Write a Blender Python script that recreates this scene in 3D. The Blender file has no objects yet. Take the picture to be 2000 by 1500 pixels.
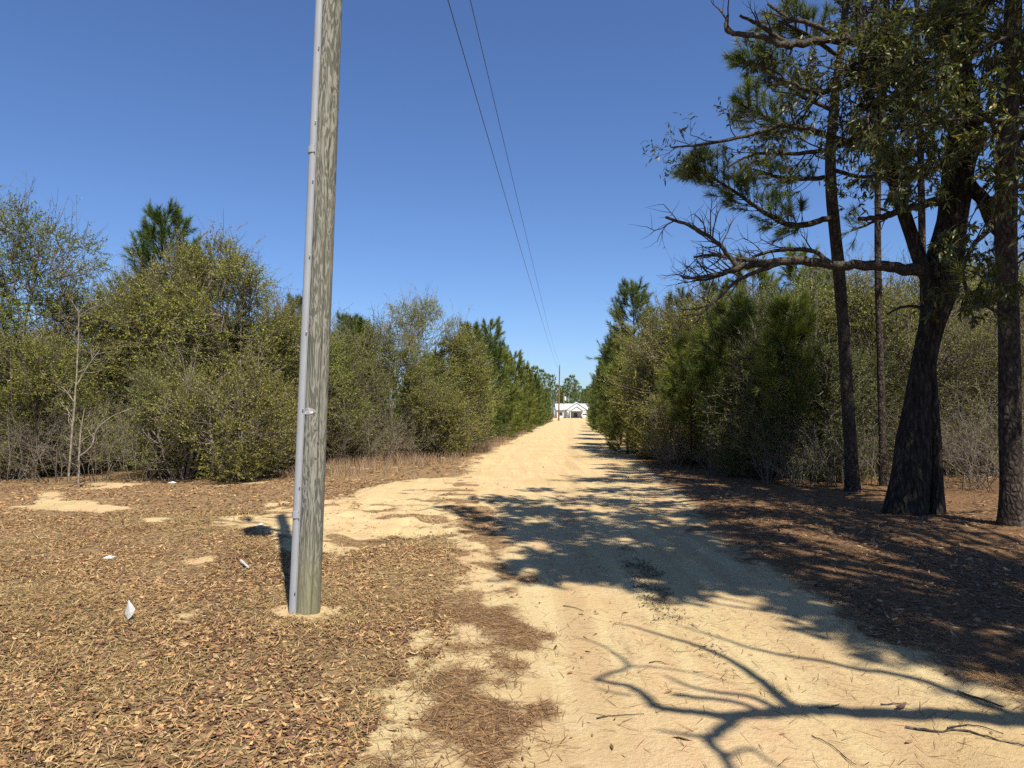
import bpy, math
import numpy as np
from mathutils import Vector

S = bpy.context.scene
COL = S.collection
R = math.radians

# ------------------------------------------------------------------ camera, sky, sun, exposure
F_PX, CX, CY = 1387.0, 1000.0, 750.0          # focal length and centre in a 2000 x 1500 frame
EYE = 1.6
PITCH = math.atan(58.0 / F_PX)
cam_d = bpy.data.cameras.new('camera')
cam_d.sensor_width = 36.0
cam_d.lens = 36.0 * F_PX / 2000.0
cam_d.clip_start, cam_d.clip_end = 0.05, 6000.0
cam = bpy.data.objects.new('camera', cam_d)
cam.location = (0, 0, EYE)
cam.rotation_euler = (R(90) + PITCH, 0, 0)
COL.objects.link(cam)
S.camera = cam

SUN_EL = R(57)
SUN_AZ = (0.38, -0.925)                        # horizontal direction towards the sun
_n = math.hypot(*SUN_AZ)
TO_SUN = np.array([SUN_AZ[0] / _n * math.cos(SUN_EL), SUN_AZ[1] / _n * math.cos(SUN_EL), math.sin(SUN_EL)])
world = bpy.data.worlds.new('World')
S.world = world
world.use_nodes = True
wn = world.node_tree
sky_n = wn.nodes.new('ShaderNodeTexSky')
sky_n.sky_type = 'NISHITA'
sky_n.sun_disc = False
sky_n.sun_elevation = SUN_EL
sky_n.sun_rotation = math.atan2(SUN_AZ[0], SUN_AZ[1])
sky_n.altitude = 0
sky_n.air_density = 1.0
sky_n.dust_density = 0.35
sky_n.ozone_density = 3.0
sky_wb = wn.nodes.new('ShaderNodeMix')                 # daylight white balance of the camera, the whole sky alike
sky_wb.data_type, sky_wb.blend_type = 'RGBA', 'MULTIPLY'
sky_wb.inputs[0].default_value = 1.0
sky_wb.inputs[7].default_value = (1.0, 1.22, 1.62, 1)
wn.links.new(sky_n.outputs[0], sky_wb.inputs[6])
wn.links.new(sky_wb.outputs[2], wn.nodes['Background'].inputs[0])
wn.nodes['Background'].inputs[1].default_value = 0.05

sun_d = bpy.data.lights.new('sun', 'SUN')
sun_d.energy = 5.0
sun_d.angle = R(0.53)
sun_d.color = (1.0, 0.93, 0.80)
sun = bpy.data.objects.new('sun', sun_d)
sun.rotation_euler = Vector(-TO_SUN).to_track_quat('-Z', 'Y').to_euler()
sun.location = (10, -20, 40)
COL.objects.link(sun)

S.view_settings.view_transform = 'Standard'
S.view_settings.look = 'None'
S.view_settings.exposure = 0.80
S.view_settings.gamma = 1.0
S.render.engine = 'CYCLES'
S.cycles.max_bounces = 6
S.cycles.transparent_max_bounces = 4
S.cycles.use_denoising = False


def P(px, py, Y):
    """world point seen at a pixel of the photograph, at distance Y in front of the camera"""
    u, v = (px - CX) / F_PX, (CY - py) / F_PX
    dy, dz = math.cos(PITCH) - v * math.sin(PITCH), math.sin(PITCH) + v * math.cos(PITCH)
    return np.array([u * Y / dy, Y, EYE + dz * Y / dy])


def G(px, py):
    """ground point (z = 0) seen at a pixel"""
    u, v = (px - CX) / F_PX, (CY - py) / F_PX
    dy, dz = math.cos(PITCH) - v * math.sin(PITCH), math.sin(PITCH) + v * math.cos(PITCH)
    t = -EYE / dz
    return np.array([u * t, dy * t])


def nrm(v):
    v = np.asarray(v, float)
    return v / np.maximum(np.linalg.norm(v, axis=-1, keepdims=True), 1e-9)


# ------------------------------------------------------------------ noise
def _hash(ix, iy, seed):
    h = (ix.astype(np.int64) * 374761393 + iy.astype(np.int64) * 668265263 + seed * 974711) & 0xFFFFFFFF
    h = ((h ^ (h >> 13)) * 1274126177) & 0xFFFFFFFF
    return ((h ^ (h >> 16)) & 0xFFFF) / 65535.0


def vnoise(x, y, seed=0):
    ix, iy = np.floor(x), np.floor(y)
    fx, fy = x - ix, y - iy
    fx, fy = fx * fx * (3 - 2 * fx), fy * fy * (3 - 2 * fy)
    a, b = _hash(ix, iy, seed), _hash(ix + 1, iy, seed)
    c, d = _hash(ix, iy + 1, seed), _hash(ix + 1, iy + 1, seed)
    return (a * (1 - fx) + b * fx) * (1 - fy) + (c * (1 - fx) + d * fx) * fy


def fbm(x, y, freq, octv=4, seed=0):
    x, y = np.asarray(x, float), np.asarray(y, float)
    s, a, t = 0.0, 0.5, 0.0
    for o in range(octv):
        s = s + a * vnoise(x * freq, y * freq, seed + o * 17)
        t += a
        a *= 0.5
        freq *= 2.03
    return s / t


def sstep(a, b, x):
    t = np.clip((x - a) / (b - a), 0, 1)
    return t * t * (3 - 2 * t)


# ------------------------------------------------------------------ mesh helpers
class MB:
    """collects triangles / quads with one colour per vertex and links them as one mesh object"""
    def __init__(self):
        self.v, self.q, self.t, self.c, self.n = [], [], [], [], 0

    def add(self, V, quads=None, tris=None, col=None):
        V = np.asarray(V, float).reshape(-1, 3)
        if quads is not None and len(quads):
            self.q.append(np.asarray(quads, np.int64).reshape(-1, 4) + self.n)
        if tris is not None and len(tris):
            self.t.append(np.asarray(tris, np.int64).reshape(-1, 3) + self.n)
        if col is None:
            col = np.ones((len(V), 3))
        col = np.broadcast_to(np.asarray(col, float), (len(V), 3))
        self.v.append(V)
        self.c.append(col)
        self.n += len(V)

    def mesh(self, name, mat, smooth=False, attrs=None):
        V = np.concatenate(self.v)
        C = np.concatenate(self.c)
        q = np.concatenate(self.q) if self.q else np.zeros((0, 4), np.int64)
        t = np.concatenate(self.t) if self.t else np.zeros((0, 3), np.int64)
        me = bpy.data.meshes.new(name)
        me.vertices.add(len(V))
        me.vertices.foreach_set('co', V.ravel())
        loops = np.concatenate([q.ravel(), t.ravel()])
        me.loops.add(len(loops))
        me.loops.foreach_set('vertex_index', loops.astype(np.int32))
        nf = len(q) + len(t)
        me.polygons.add(nf)
        ls = np.concatenate([np.arange(len(q)) * 4, len(q) * 4 + np.arange(len(t)) * 3])
        me.polygons.foreach_set('loop_start', ls.astype(np.int32))
        me.polygons.foreach_set('use_smooth', np.full(nf, smooth, bool))
        me.update(calc_edges=True)
        a = me.attributes.new('Col', 'FLOAT_COLOR', 'POINT')
        a.data.foreach_set('color', np.concatenate([C, np.ones((len(C), 1))], 1).ravel().astype(np.float32))
        if attrs:
            for k, arr in attrs.items():
                b = me.attributes.new(k, 'FLOAT', 'POINT')
                b.data.foreach_set('value', np.asarray(arr, np.float32))
        me.materials.append(mat)
        return me

    def obj(self, name, mat, parent=None, smooth=False, attrs=None):
        return link(name, self.mesh(name, mat, smooth, attrs), parent)


def link(name, me, parent=None):
    o = bpy.data.objects.new(name, me)
    COL.objects.link(o)
    if parent is not None:
        o.parent = parent
    return o


def thing(name, label, cat, loc=(0, 0, 0), rz=0.0, group=None, scale=1.0):
    o = bpy.data.objects.new(name, None)
    o.empty_display_size = 0.3
    COL.objects.link(o)
    o.location = [float(c) for c in loc]
    o.rotation_euler = (0, 0, rz)
    o.scale = (scale,) * 3 if np.isscalar(scale) else scale
    o['label'], o['category'] = label, cat
    if group:
        o['group'] = group
    return o


def tag(o, label, cat, group=None):
    o['label'], o['category'] = label, cat
    if group:
        o['group'] = group
    return o


def struct(o):
    o['kind'] = 'structure'
    return o


def stuff(o, label=None, cat=None):
    o['kind'] = 'stuff'
    if label:
        o['label'], o['category'] = label, cat
    return o


def tubes(Pt, Rd, k=5, col=(1, 1, 1), mb=None, cap=False):
    """M polylines of n points each, (M,n,3) with radii (M,n), as k-sided tubes"""
    Pt, Rd = np.asarray(Pt, float), np.asarray(Rd, float)
    if Pt.ndim == 2:
        Pt, Rd = Pt[None], Rd[None]
    M, n, _ = Pt.shape
    T = np.empty_like(Pt)
    T[:, 1:-1] = Pt[:, 2:] - Pt[:, :-2]
    T[:, 0], T[:, -1] = Pt[:, 1] - Pt[:, 0], Pt[:, -1] - Pt[:, -2]
    T = nrm(T)
    mean = nrm(Pt[:, -1] - Pt[:, 0])
    ref = np.where(np.abs(mean[:, 2:3]) < 0.8, np.array([[0, 0, 1.0]]), np.array([[1.0, 0, 0]]))[:, None, :]
    U = nrm(np.cross(T, np.broadcast_to(ref, T.shape)))
    W = np.cross(T, U)
    a = np.arange(k) * 2 * math.pi / k
    V = Pt[:, :, None, :] + Rd[:, :, None, None] * (np.cos(a)[None, None, :, None] * U[:, :, None, :] + np.sin(a)[None, None, :, None] * W[:, :, None, :])
    idx = np.arange(M * n * k).reshape(M, n, k)
    nx = np.roll(idx, -1, axis=2)
    q = np.stack([idx[:, :-1], idx[:, 1:], nx[:, 1:], nx[:, :-1]], -1).reshape(-1, 4)
    if np.ndim(col) == 2:
        col = np.repeat(np.asarray(col), n * k, axis=0)
    mb.add(V, quads=q, col=col)
    if cap:
        for m in range(M):
            c = Pt[m, -1]
            ring = V[m, -1]
            mb.add(np.vstack([ring, c[None]]), tris=[[i, (i + 1) % k, k] for i in range(k)], col=col if np.ndim(col) == 1 else (1, 1, 1))


def spline(pts, rad, per=6, wob=0.0, rng=None):
    """Catmull-Rom through the given points"""
    pts, rad = np.asarray(pts, float), np.asarray(rad, float)
    A = np.vstack([2 * pts[0] - pts[1], pts, 2 * pts[-1] - pts[-2]])
    out, orad = [], []
    for i in range(len(pts) - 1):
        p0, p1, p2, p3 = A[i:i + 4]
        for s in range(per):
            t = s / per
            out.append(0.5 * (2 * p1 + (p2 - p0) * t + (2 * p0 - 5 * p1 + 4 * p2 - p3) * t * t + (3 * p1 - p0 - 3 * p2 + p3) * t ** 3))
            orad.append(rad[i] * (1 - t) + rad[i + 1] * t)
    out.append(pts[-1])
    orad.append(rad[-1])
    out, orad = np.array(out), np.array(orad)
    if wob and rng is not None:
        w = rng.normal(0, 1, out.shape) * wob * orad[:, None]
        w[0] = 0
        out = out + w
    return out, orad


def leaves(mb, Pb, D, N, L, W, col, lance=False):
    """leaf blades: base points, directions, face normals, lengths, widths, colours"""
    D = nrm(D)
    B = nrm(np.cross(D, N))
    Nn = np.cross(B, D)
    L, W = np.asarray(L)[:, None], np.asarray(W)[:, None]
    m = len(Pb)
    if not lance:
        mid = Pb + D * L * 0.45
        V = np.stack([Pb, mid + B * W * 0.5 + Nn * W * 0.15, Pb + D * L, mid - B * W * 0.5 + Nn * W * 0.15], 1)
        q = np.arange(m * 4).reshape(m, 4)
        mb.add(V, quads=q, col=np.repeat(col, 4, axis=0))
    else:
        a, b = Pb + D * L * 0.28 - Nn * L * 0.03, Pb + D * L * 0.68 - Nn * L * 0.05
        V = np.stack([Pb, a + B * W * 0.5, a - B * W * 0.5, b + B * W * 0.42, b - B * W * 0.42, Pb + D * L - Nn * L * 0.14], 1)
        i = np.arange(m)[:, None] * 6
        mb.add(V, quads=i + np.array([[1, 3, 4, 2]]), tris=np.concatenate([i + np.array([[0, 1, 2]]), i + np.array([[3, 5, 4]])]), col=np.repeat(col, 6, axis=0))


def pick(rng, n, cols, jit=0.18):
    cols = np.asarray(cols, float)
    c = cols[rng.integers(0, len(cols), n)]
    return c * (1 + rng.normal(0, jit, (n, 1))).clip(0.4, 1.7)


# ------------------------------------------------------------------ materials
class NT:
    def __init__(self, name):
        self.m = bpy.data.materials.new(name)
        self.m.use_nodes = True
        self.t = self.m.node_tree
        self.t.nodes.clear()
        self.out = self.t.nodes.new('ShaderNodeOutputMaterial')

    def n(self, kind, **kw):
        nd = self.t.nodes.new('ShaderNode' + kind)
        for k, v in kw.items():
            if k.startswith('i_'):
                key = k[2:]
                nd.inputs[int(key) if key.isdigit() else key].default_value = v
            else:
                setattr(nd, k, v)
        return nd

    def l(self, a, b):
        self.t.links.new(a, b)

    def val(self, sock, v):
        if isinstance(v, (int, float, tuple, list)):
            sock.default_value = v
        else:
            self.l(v, sock)

    def math(self, op, a, b=None, clamp=False):
        nd = self.n('Math', operation=op, use_clamp=clamp)
        self.val(nd.inputs[0], a)
        if b is not None:
            self.val(nd.inputs[1], b)
        return nd.outputs[0]

    def mix(self, f, a, b, mode='MIX'):
        nd = self.n('Mix', data_type='RGBA', blend_type=mode)
        self.val(nd.inputs[0], f)
        for s, v in ((nd.inputs[6], a), (nd.inputs[7], b)):
            if isinstance(v, tuple) and len(v) == 3:
                v = v + (1,)
            self.val(s, v)
        return nd.outputs[2]

    def noise(self, vec, scale, detail=4, rough=0.55, dist=0.0):
        nd = self.n('TexNoise')
        if vec is not None:
            self.l(vec, nd.inputs['Vector'])
        nd.inputs['Scale'].default_value = scale
        nd.inputs['Detail'].default_value = detail
        nd.inputs['Roughness'].default_value = rough
        nd.inputs['Distortion'].default_value = dist
        return nd.outputs['Fac']

    def mapping(self, vec, scale=(1, 1, 1), rot=(0, 0, 0), loc=(0, 0, 0)):
        nd = self.n('Mapping')
        self.l(vec, nd.inputs[0])
        nd.inputs['Scale'].default_value = scale
        nd.inputs['Rotation'].default_value = rot
        nd.inputs['Location'].default_value = loc
        return nd.outputs[0]

    def ramp(self, fac, stops):
        nd = self.n('ValToRGB')
        el = nd.color_ramp.elements
        while len(el) < len(stops):
            el.new(0.5)
        for e, (p, c) in zip(el, stops):
            e.position = p
            e.color = tuple(c) + (1,) if len(c) == 3 else c
        self.l(fac, nd.inputs[0])
        return nd.outputs[0]

    def step(self, v, a, b):
        nd = self.n('MapRange', interpolation_type='SMOOTHSTEP')
        self.l(v, nd.inputs[0])
        nd.inputs[1].default_value, nd.inputs[2].default_value = a, b
        return nd.outputs[0]

    def bump(self, h, strength, dist):
        nd = self.n('Bump')
        nd.inputs['Strength'].default_value = strength
        nd.inputs['Distance'].default_value = dist
        self.l(h, nd.inputs['Height'])
        return nd.outputs[0]

    def finish(self, color, rough=0.8, spec=0.2, metal=0.0, bump=None):
        b = self.n('BsdfPrincipled')
        self.val(b.inputs['Base Color'], color + (1,) if isinstance(color, tuple) and len(color) == 3 else color)
        self.val(b.inputs['Roughness'], rough)
        b.inputs['Specular IOR Level'].default_value = spec
        b.inputs['Metallic'].default_value = metal
        if bump is not None:
            self.l(bump, b.inputs['Normal'])
        self.l(b.outputs[0], self.out.inputs[0])
        return self.m


def leaf_mat(name, trans=0.3, rough=0.5, spec=0.25, var=0.35):
    t = NT(name)
    at = t.n('Attribute', attribute_name='Col')
    oi = t.n('ObjectInfo')
    hs = t.n('HueSaturation')
    t.l(at.outputs['Color'], hs.inputs['Color'])
    r = oi.outputs['Random']
    t.val(hs.inputs['Hue'], t.math('ADD', t.math('MULTIPLY', r, 0.03), 0.485))
    t.val(hs.inputs['Value'], t.math('ADD', t.math('MULTIPLY', t.math('FRACT', t.math('MULTIPLY', r, 7.13)), var), 1.0 - var / 2))
    b = t.n('BsdfPrincipled')
    t.l(hs.outputs[0], b.inputs['Base Color'])
    b.inputs['Roughness'].default_value = rough
    b.inputs['Specular IOR Level'].default_value = spec
    tr = t.n('BsdfTranslucent')
    t.l(t.mix(1.0, hs.outputs[0], (1.15, 1.2, 0.6), 'MULTIPLY'), tr.inputs[0])
    mx = t.n('MixShader')
    mx.inputs[0].default_value = trans
    t.l(b.outputs[0], mx.inputs[1])
    t.l(tr.outputs[0], mx.inputs[2])
    t.l(mx.outputs[0], t.out.inputs[0])
    return t.m


def bark_mat(name, c1, c2, zs=0.25, scale=18, strength=0.8, dist=0.02):
    t = NT(name)
    tc = t.n('TexCoord')
    v = t.mapping(tc.outputs['Object'], (1, 1, zs))
    n1 = t.noise(v, scale, 6, 0.65, 0.6)
    n2 = t.noise(tc.outputs['Object'], 2.2, 3)
    vo = t.n('TexVoronoi', feature='DISTANCE_TO_EDGE')
    t.l(t.mapping(tc.outputs['Object'], (1, 1, zs * 1.4)), vo.inputs['Vector'])
    vo.inputs['Scale'].default_value = scale * 0.8
    cr = t.step(vo.outputs['Distance'], 0.0, 0.25)
    h = t.math('ADD', t.math('MULTIPLY', cr, 0.6), n1)
    c = t.mix(t.step(n1, 0.35, 0.68), c1, c2)
    c = t.mix(t.math('MULTIPLY', t.math('SUBTRACT', 1.0, cr), 0.55), c, tuple(0.35 * x for x in c1))
    c = t.mix(t.math('MULTIPLY', t.step(n2, 0.5, 0.75), 0.3), c, (0.10, 0.10, 0.08))
    at = t.n('Attribute', attribute_name='Col')
    c = t.mix(1.0, c, at.outputs['Color'], 'MULTIPLY')
    return t.finish(c, 0.9, 0.1, bump=t.bump(h, strength, dist))


def plain_mat(name, col, rough=0.6, spec=0.3, metal=0.0, var=0.15, scale=12, bump=0.0):
    t = NT(name)
    tc = t.n('TexCoord')
    n1 = t.noise(tc.outputs['Object'], scale, 5, 0.6)
    c = t.mix(t.step(n1, 0.3, 0.7), tuple(x * (1 - var) for x in col), tuple(min(1, x * (1 + var)) for x in col))
    return t.finish(c, rough, spec, metal, bump=t.bump(n1, bump, 0.01) if bump else None)


M = {}
M['leaf'] = leaf_mat('evergreen_leaf', 0.28, 0.45, 0.3)
M['oak_leaf'] = leaf_mat('oak_leaf', 0.32, 0.42, 0.35, 0.1)
M['needle'] = leaf_mat('pine_needle', 0.22, 0.5, 0.25, 0.25)
M['litter'] = leaf_mat('dead_leaf', 0.12, 0.7, 0.15, 0.0)
M['twig'] = bark_mat('twig_bark', (0.13, 0.105, 0.08), (0.25, 0.21, 0.17), 1, 20, 0.3, 0.003)
M['pale_bark'] = bark_mat('pale_bark', (0.22, 0.19, 0.145), (0.35, 0.31, 0.245), 0.5, 16, 0.4, 0.004)
M['oak_bark'] = bark_mat('oak_bark', (0.022, 0.018, 0.015), (0.068, 0.057, 0.047), 0.22, 17, 1.0, 0.045)
M['pine_bark'] = bark_mat('pine_bark', (0.032, 0.024, 0.019), (0.098, 0.077, 0.061), 0.4, 20, 1.0, 0.02)
M['limb_bark'] = bark_mat('limb_bark', (0.045, 0.038, 0.03), (0.12, 0.102, 0.085), 0.7, 22, 0.8, 0.012)

# ------------------------------------------------------------------ ground and sand road
def sdist(x, y, poly):
    """signed distance to a polygon, positive inside"""
    poly = np.asarray(poly, float)
    d = np.full(x.shape, 1e9)
    ins = np.zeros(x.shape, bool)
    for i in range(len(poly)):
        ax, ay = poly[i - 1]
        bx, by = poly[i]
        ex, ey = bx - ax, by - ay
        t = np.clip(((x - ax) * ex + (y - ay) * ey) / (ex * ex + ey * ey + 1e-9), 0, 1)
        d = np.minimum(d, np.hypot(x - ax - t * ex, y - ay - t * ey))
        if abs(ey) > 1e-9:
            ins ^= ((ay > y) != (by > y)) & (x < ex * (y - ay) / ey + ax)
    return np.where(ins, d, -d)


def gp(pix):
    return [tuple(G(*p)) for p in pix]


ROAD = ([(-3.2, -60), (-1.6, -5), (-0.62, 3.2)] + gp([(805, 1300), (858, 1200), (905, 1110), (880, 1060), (862, 1000), (872, 945), (930, 897), (1000, 860)])
        + [(2.6, 82), (8.6, 150), (4, 215), (2, 262), (46, 262), (40, 215), (18.5, 150)]
        + gp([(1181, 835), (1222, 870), (1275, 920), (1350, 970), (1400, 1030), (1480, 1080), (1560, 1130), (1750, 1230), (1990, 1340)])
        + [(3.6, -5), (4.2, -60)])
WASH = gp([(430, 1020), (520, 992), (650, 990), (700, 960), (770, 940), (900, 930), (905, 1050), (760, 1046), (690, 1066), (600, 1074), (540, 1052)])
SANDS = [gp(p) for p in (
    [(0, 990), (60, 985), (80, 958), (110, 955), (130, 975), (265, 990), (190, 1000), (100, 996)],
    [(310, 1218), (380, 1190), (430, 1176), (425, 1190), (360, 1220)],
    [(372, 1098), (412, 1090), (414, 1096), (385, 1102)],
    [(500, 1195), (560, 1180), (660, 1185), (715, 1205), (640, 1212), (540, 1206)],
    [(630, 912), (660, 900), (690, 906), (650, 914)],
    [(500, 985), (560, 975), (572, 982), (520, 990)],
    [(630, 1090), (668, 1080), (690, 1086), (650, 1096)],
    [(760, 1300), (800, 1230), (850, 1210), (860, 1290), (800, 1420), (760, 1500), (700, 1500)],
)]
STRAW = [gp(p) for p in (
    [(905, 1190), (985, 1175), (1060, 1225), (1092, 1262), (1050, 1274), (985, 1245), (940, 1225)],
    [(818, 1335), (868, 1240), (935, 1258), (930, 1330), (1010, 1372), (1078, 1350), (1062, 1392), (1030, 1430), (955, 1500), (900, 1500), (925, 1450), (850, 1420)],
    [(925, 1100), (1000, 1092), (1035, 1132), (985, 1140)],
    [(860, 985), (960, 990), (1000, 1075), (955, 1092), (900, 1035)],
    [(830, 1180), (900, 1140), (980, 1150), (940, 1180), (870, 1230)],
    [(1590, 1308), (1612, 1304), (1636, 1318), (1610, 1322)],
    [(1880, 1350), (1920, 1352), (1970, 1382), (1920, 1376)],
)]
DARK = [gp([(1198, 1072), (1228, 1062), (1262, 1090), (1306, 1130), (1318, 1190), (1275, 1205), (1238, 1135)])]


def fields(x, y):
    """sand 0..1 (0.5 = edge), straw 0..1, dark crumbs 0..1"""
    x, y = np.asarray(x, float), np.asarray(y, float)
    shp = x.shape
    x, y = x.ravel(), y.ravel()
    s, w, k = np.zeros(x.shape), np.zeros(x.shape), np.zeros(x.shape)
    near = (np.abs(x) < 60) & (y > -61) & (y < 265)
    X, Y = x[near], y[near]
    n1 = fbm(X, Y, 1.1, 5, 3) - 0.5
    n2 = fbm(X, Y, 4.5, 4, 9) - 0.5
    far = 1 + np.clip(Y, 0, 80) / 25
    d = sdist(X, Y, ROAD) / (0.45 * far) + n1 * 1.2 + n2 * 0.7
    wd = sdist(X, Y, WASH) / 0.5 + n1 * 2.6 + n2 * 2.0
    d = np.maximum(d, wd - 0.05)
    for p in SANDS:
        d = np.maximum(d, sdist(X, Y, p) / 0.28 + n1 * 0.9 + n2 * 1.3 - 0.1)
    # scattered worn spots in the leaf cover
    d = np.maximum(d, np.where((X < 0) & (Y > 9), (fbm(X, Y, 0.9, 4, 41) - 0.72) * 9 + n2 * 1.4, -9))
    sw = np.full(X.shape, -9.0)
    for p in STRAW:
        sw = np.maximum(sw, sdist(X, Y, p) / 0.16 + n2 * 3.4 + n1 * 1.4)
    sw = np.maximum(sw, np.where(sdist(X, Y, WASH) > -0.3, (fbm(X * 0.6 + 0.5 * Y, Y * 1.7, 1.5, 4, 61) - 0.565) * 14 + n2 * 1.5, -9))
    # thin straw drifts along both road edges
    sw = np.maximum(sw, (fbm(X * 1.0, Y * 0.6, 2.6, 4, 77) - 0.62) * 9 - np.abs(sdist(X, Y, ROAD) - 0.15) / 0.5)
    sw = np.maximum(sw, np.where((X > 1.5) & (Y > 0) & (Y < 40), 0.25 - sdist(X, Y, ROAD) / 0.3 + n1 * 1.6 + n2 * 1.2, -9).clip(-9, 0.7))
    kw = np.full(X.shape, -9.0)
    for p in DARK:
        kw = np.maximum(kw, sdist(X, Y, p) / 0.12 + n2 * 3)
    s[near] = np.clip(0.5 + d * 0.5, 0, 1)
    w[near] = np.clip(0.5 + sw * 0.5, 0, 1)
    k[near] = np.clip(0.5 + kw * 0.5, 0, 1)
    return s.reshape(shp), w.reshape(shp), k.reshape(shp)


def height(x, y):
    x, y = np.asarray(x, float), np.asarray(y, float)
    fade = np.clip(1.3 - np.hypot(x, y) / 60, 0.0, 1)
    h = (fbm(x, y, 0.35, 3, 5) - 0.5) * 0.10 + (fbm(x, y, 1.8, 4, 15) - 0.5) * 0.045 + (fbm(x, y, 8, 2, 25) - 0.5) * 0.012
    mid = 1.1 + 0.083 * np.clip(y - 4, -100, 400)
    u = x - mid
    # two shallow wheel tracks and a flat running surface
    run = np.exp(-(u / 2.2) ** 4)
    h = h * (1 - 0.6 * run) - 0.03 * run - 0.022 * (np.exp(-((u + 0.75) / 0.28) ** 2) + np.exp(-((u - 0.8) / 0.28) ** 2)) * (0.6 + 0.4 * np.sin(y * 0.7))
    tr_ = np.exp(-((u + 0.35 + 0.12 * np.sin(y * 0.35)) / 0.10) ** 2) + np.exp(-((u - 1.15 + 0.1 * np.sin(y * 0.3 + 1)) / 0.10) ** 2)
    h = h - 0.016 * tr_ * sstep(30, 12, y) + 0.0015 * np.sin(u * 38 + 0.6 * np.sin(y)) * run * (fbm(x, y, 0.8, 2, 45) > 0.5) * sstep(25, 10, y)
    # churned sand by the roadside
    wx, wy = x + 2.2, y - 11.0
    h = h + np.exp(-(wx / 1.9) ** 2 - (wy / 2.2) ** 2) * ((fbm(x, y, 2.6, 3, 35) - 0.5) * 0.26)
    # leaf-covered rise left of the pole and low bank before the bushes
    h = h + 0.05 * np.exp(-((x + 3.5) / 2.5) ** 2 - ((y - 5) / 2.0) ** 2)
    h = h + 0.16 * sstep(2.5, 6.5, x - 2.6 - 0.05 * y) * sstep(4, 9, y) * sstep(60, 30, y)
    return h * fade


def axis(a, b, step, lo, hi, g):
    v = list(np.arange(a, b, step))
    s, p = step, a
    while p > lo:
        s *= g
        p -= s
        v.insert(0, p)
    s, p = step, v[-1]
    while p < hi:
        s *= g
        p += s
        v.append(p)
    return np.array(v)


gx = axis(-6.5, 7.0, 0.066, -1500, 1500, 1.09)
gy = axis(2.4, 11.5, 0.066, -400, 4000, 1.038)
XX, YY = np.meshgrid(gx, gy)
ZZ = height(XX, YY)
SA, ST, DK = fields(XX, YY)
road_d = np.full(XX.shape, -9.0)
nearm = (np.abs(XX) < 60) & (YY > -61) & (YY < 265)
road_d[nearm] = sdist(XX[nearm], YY[nearm], ROAD)


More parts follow.
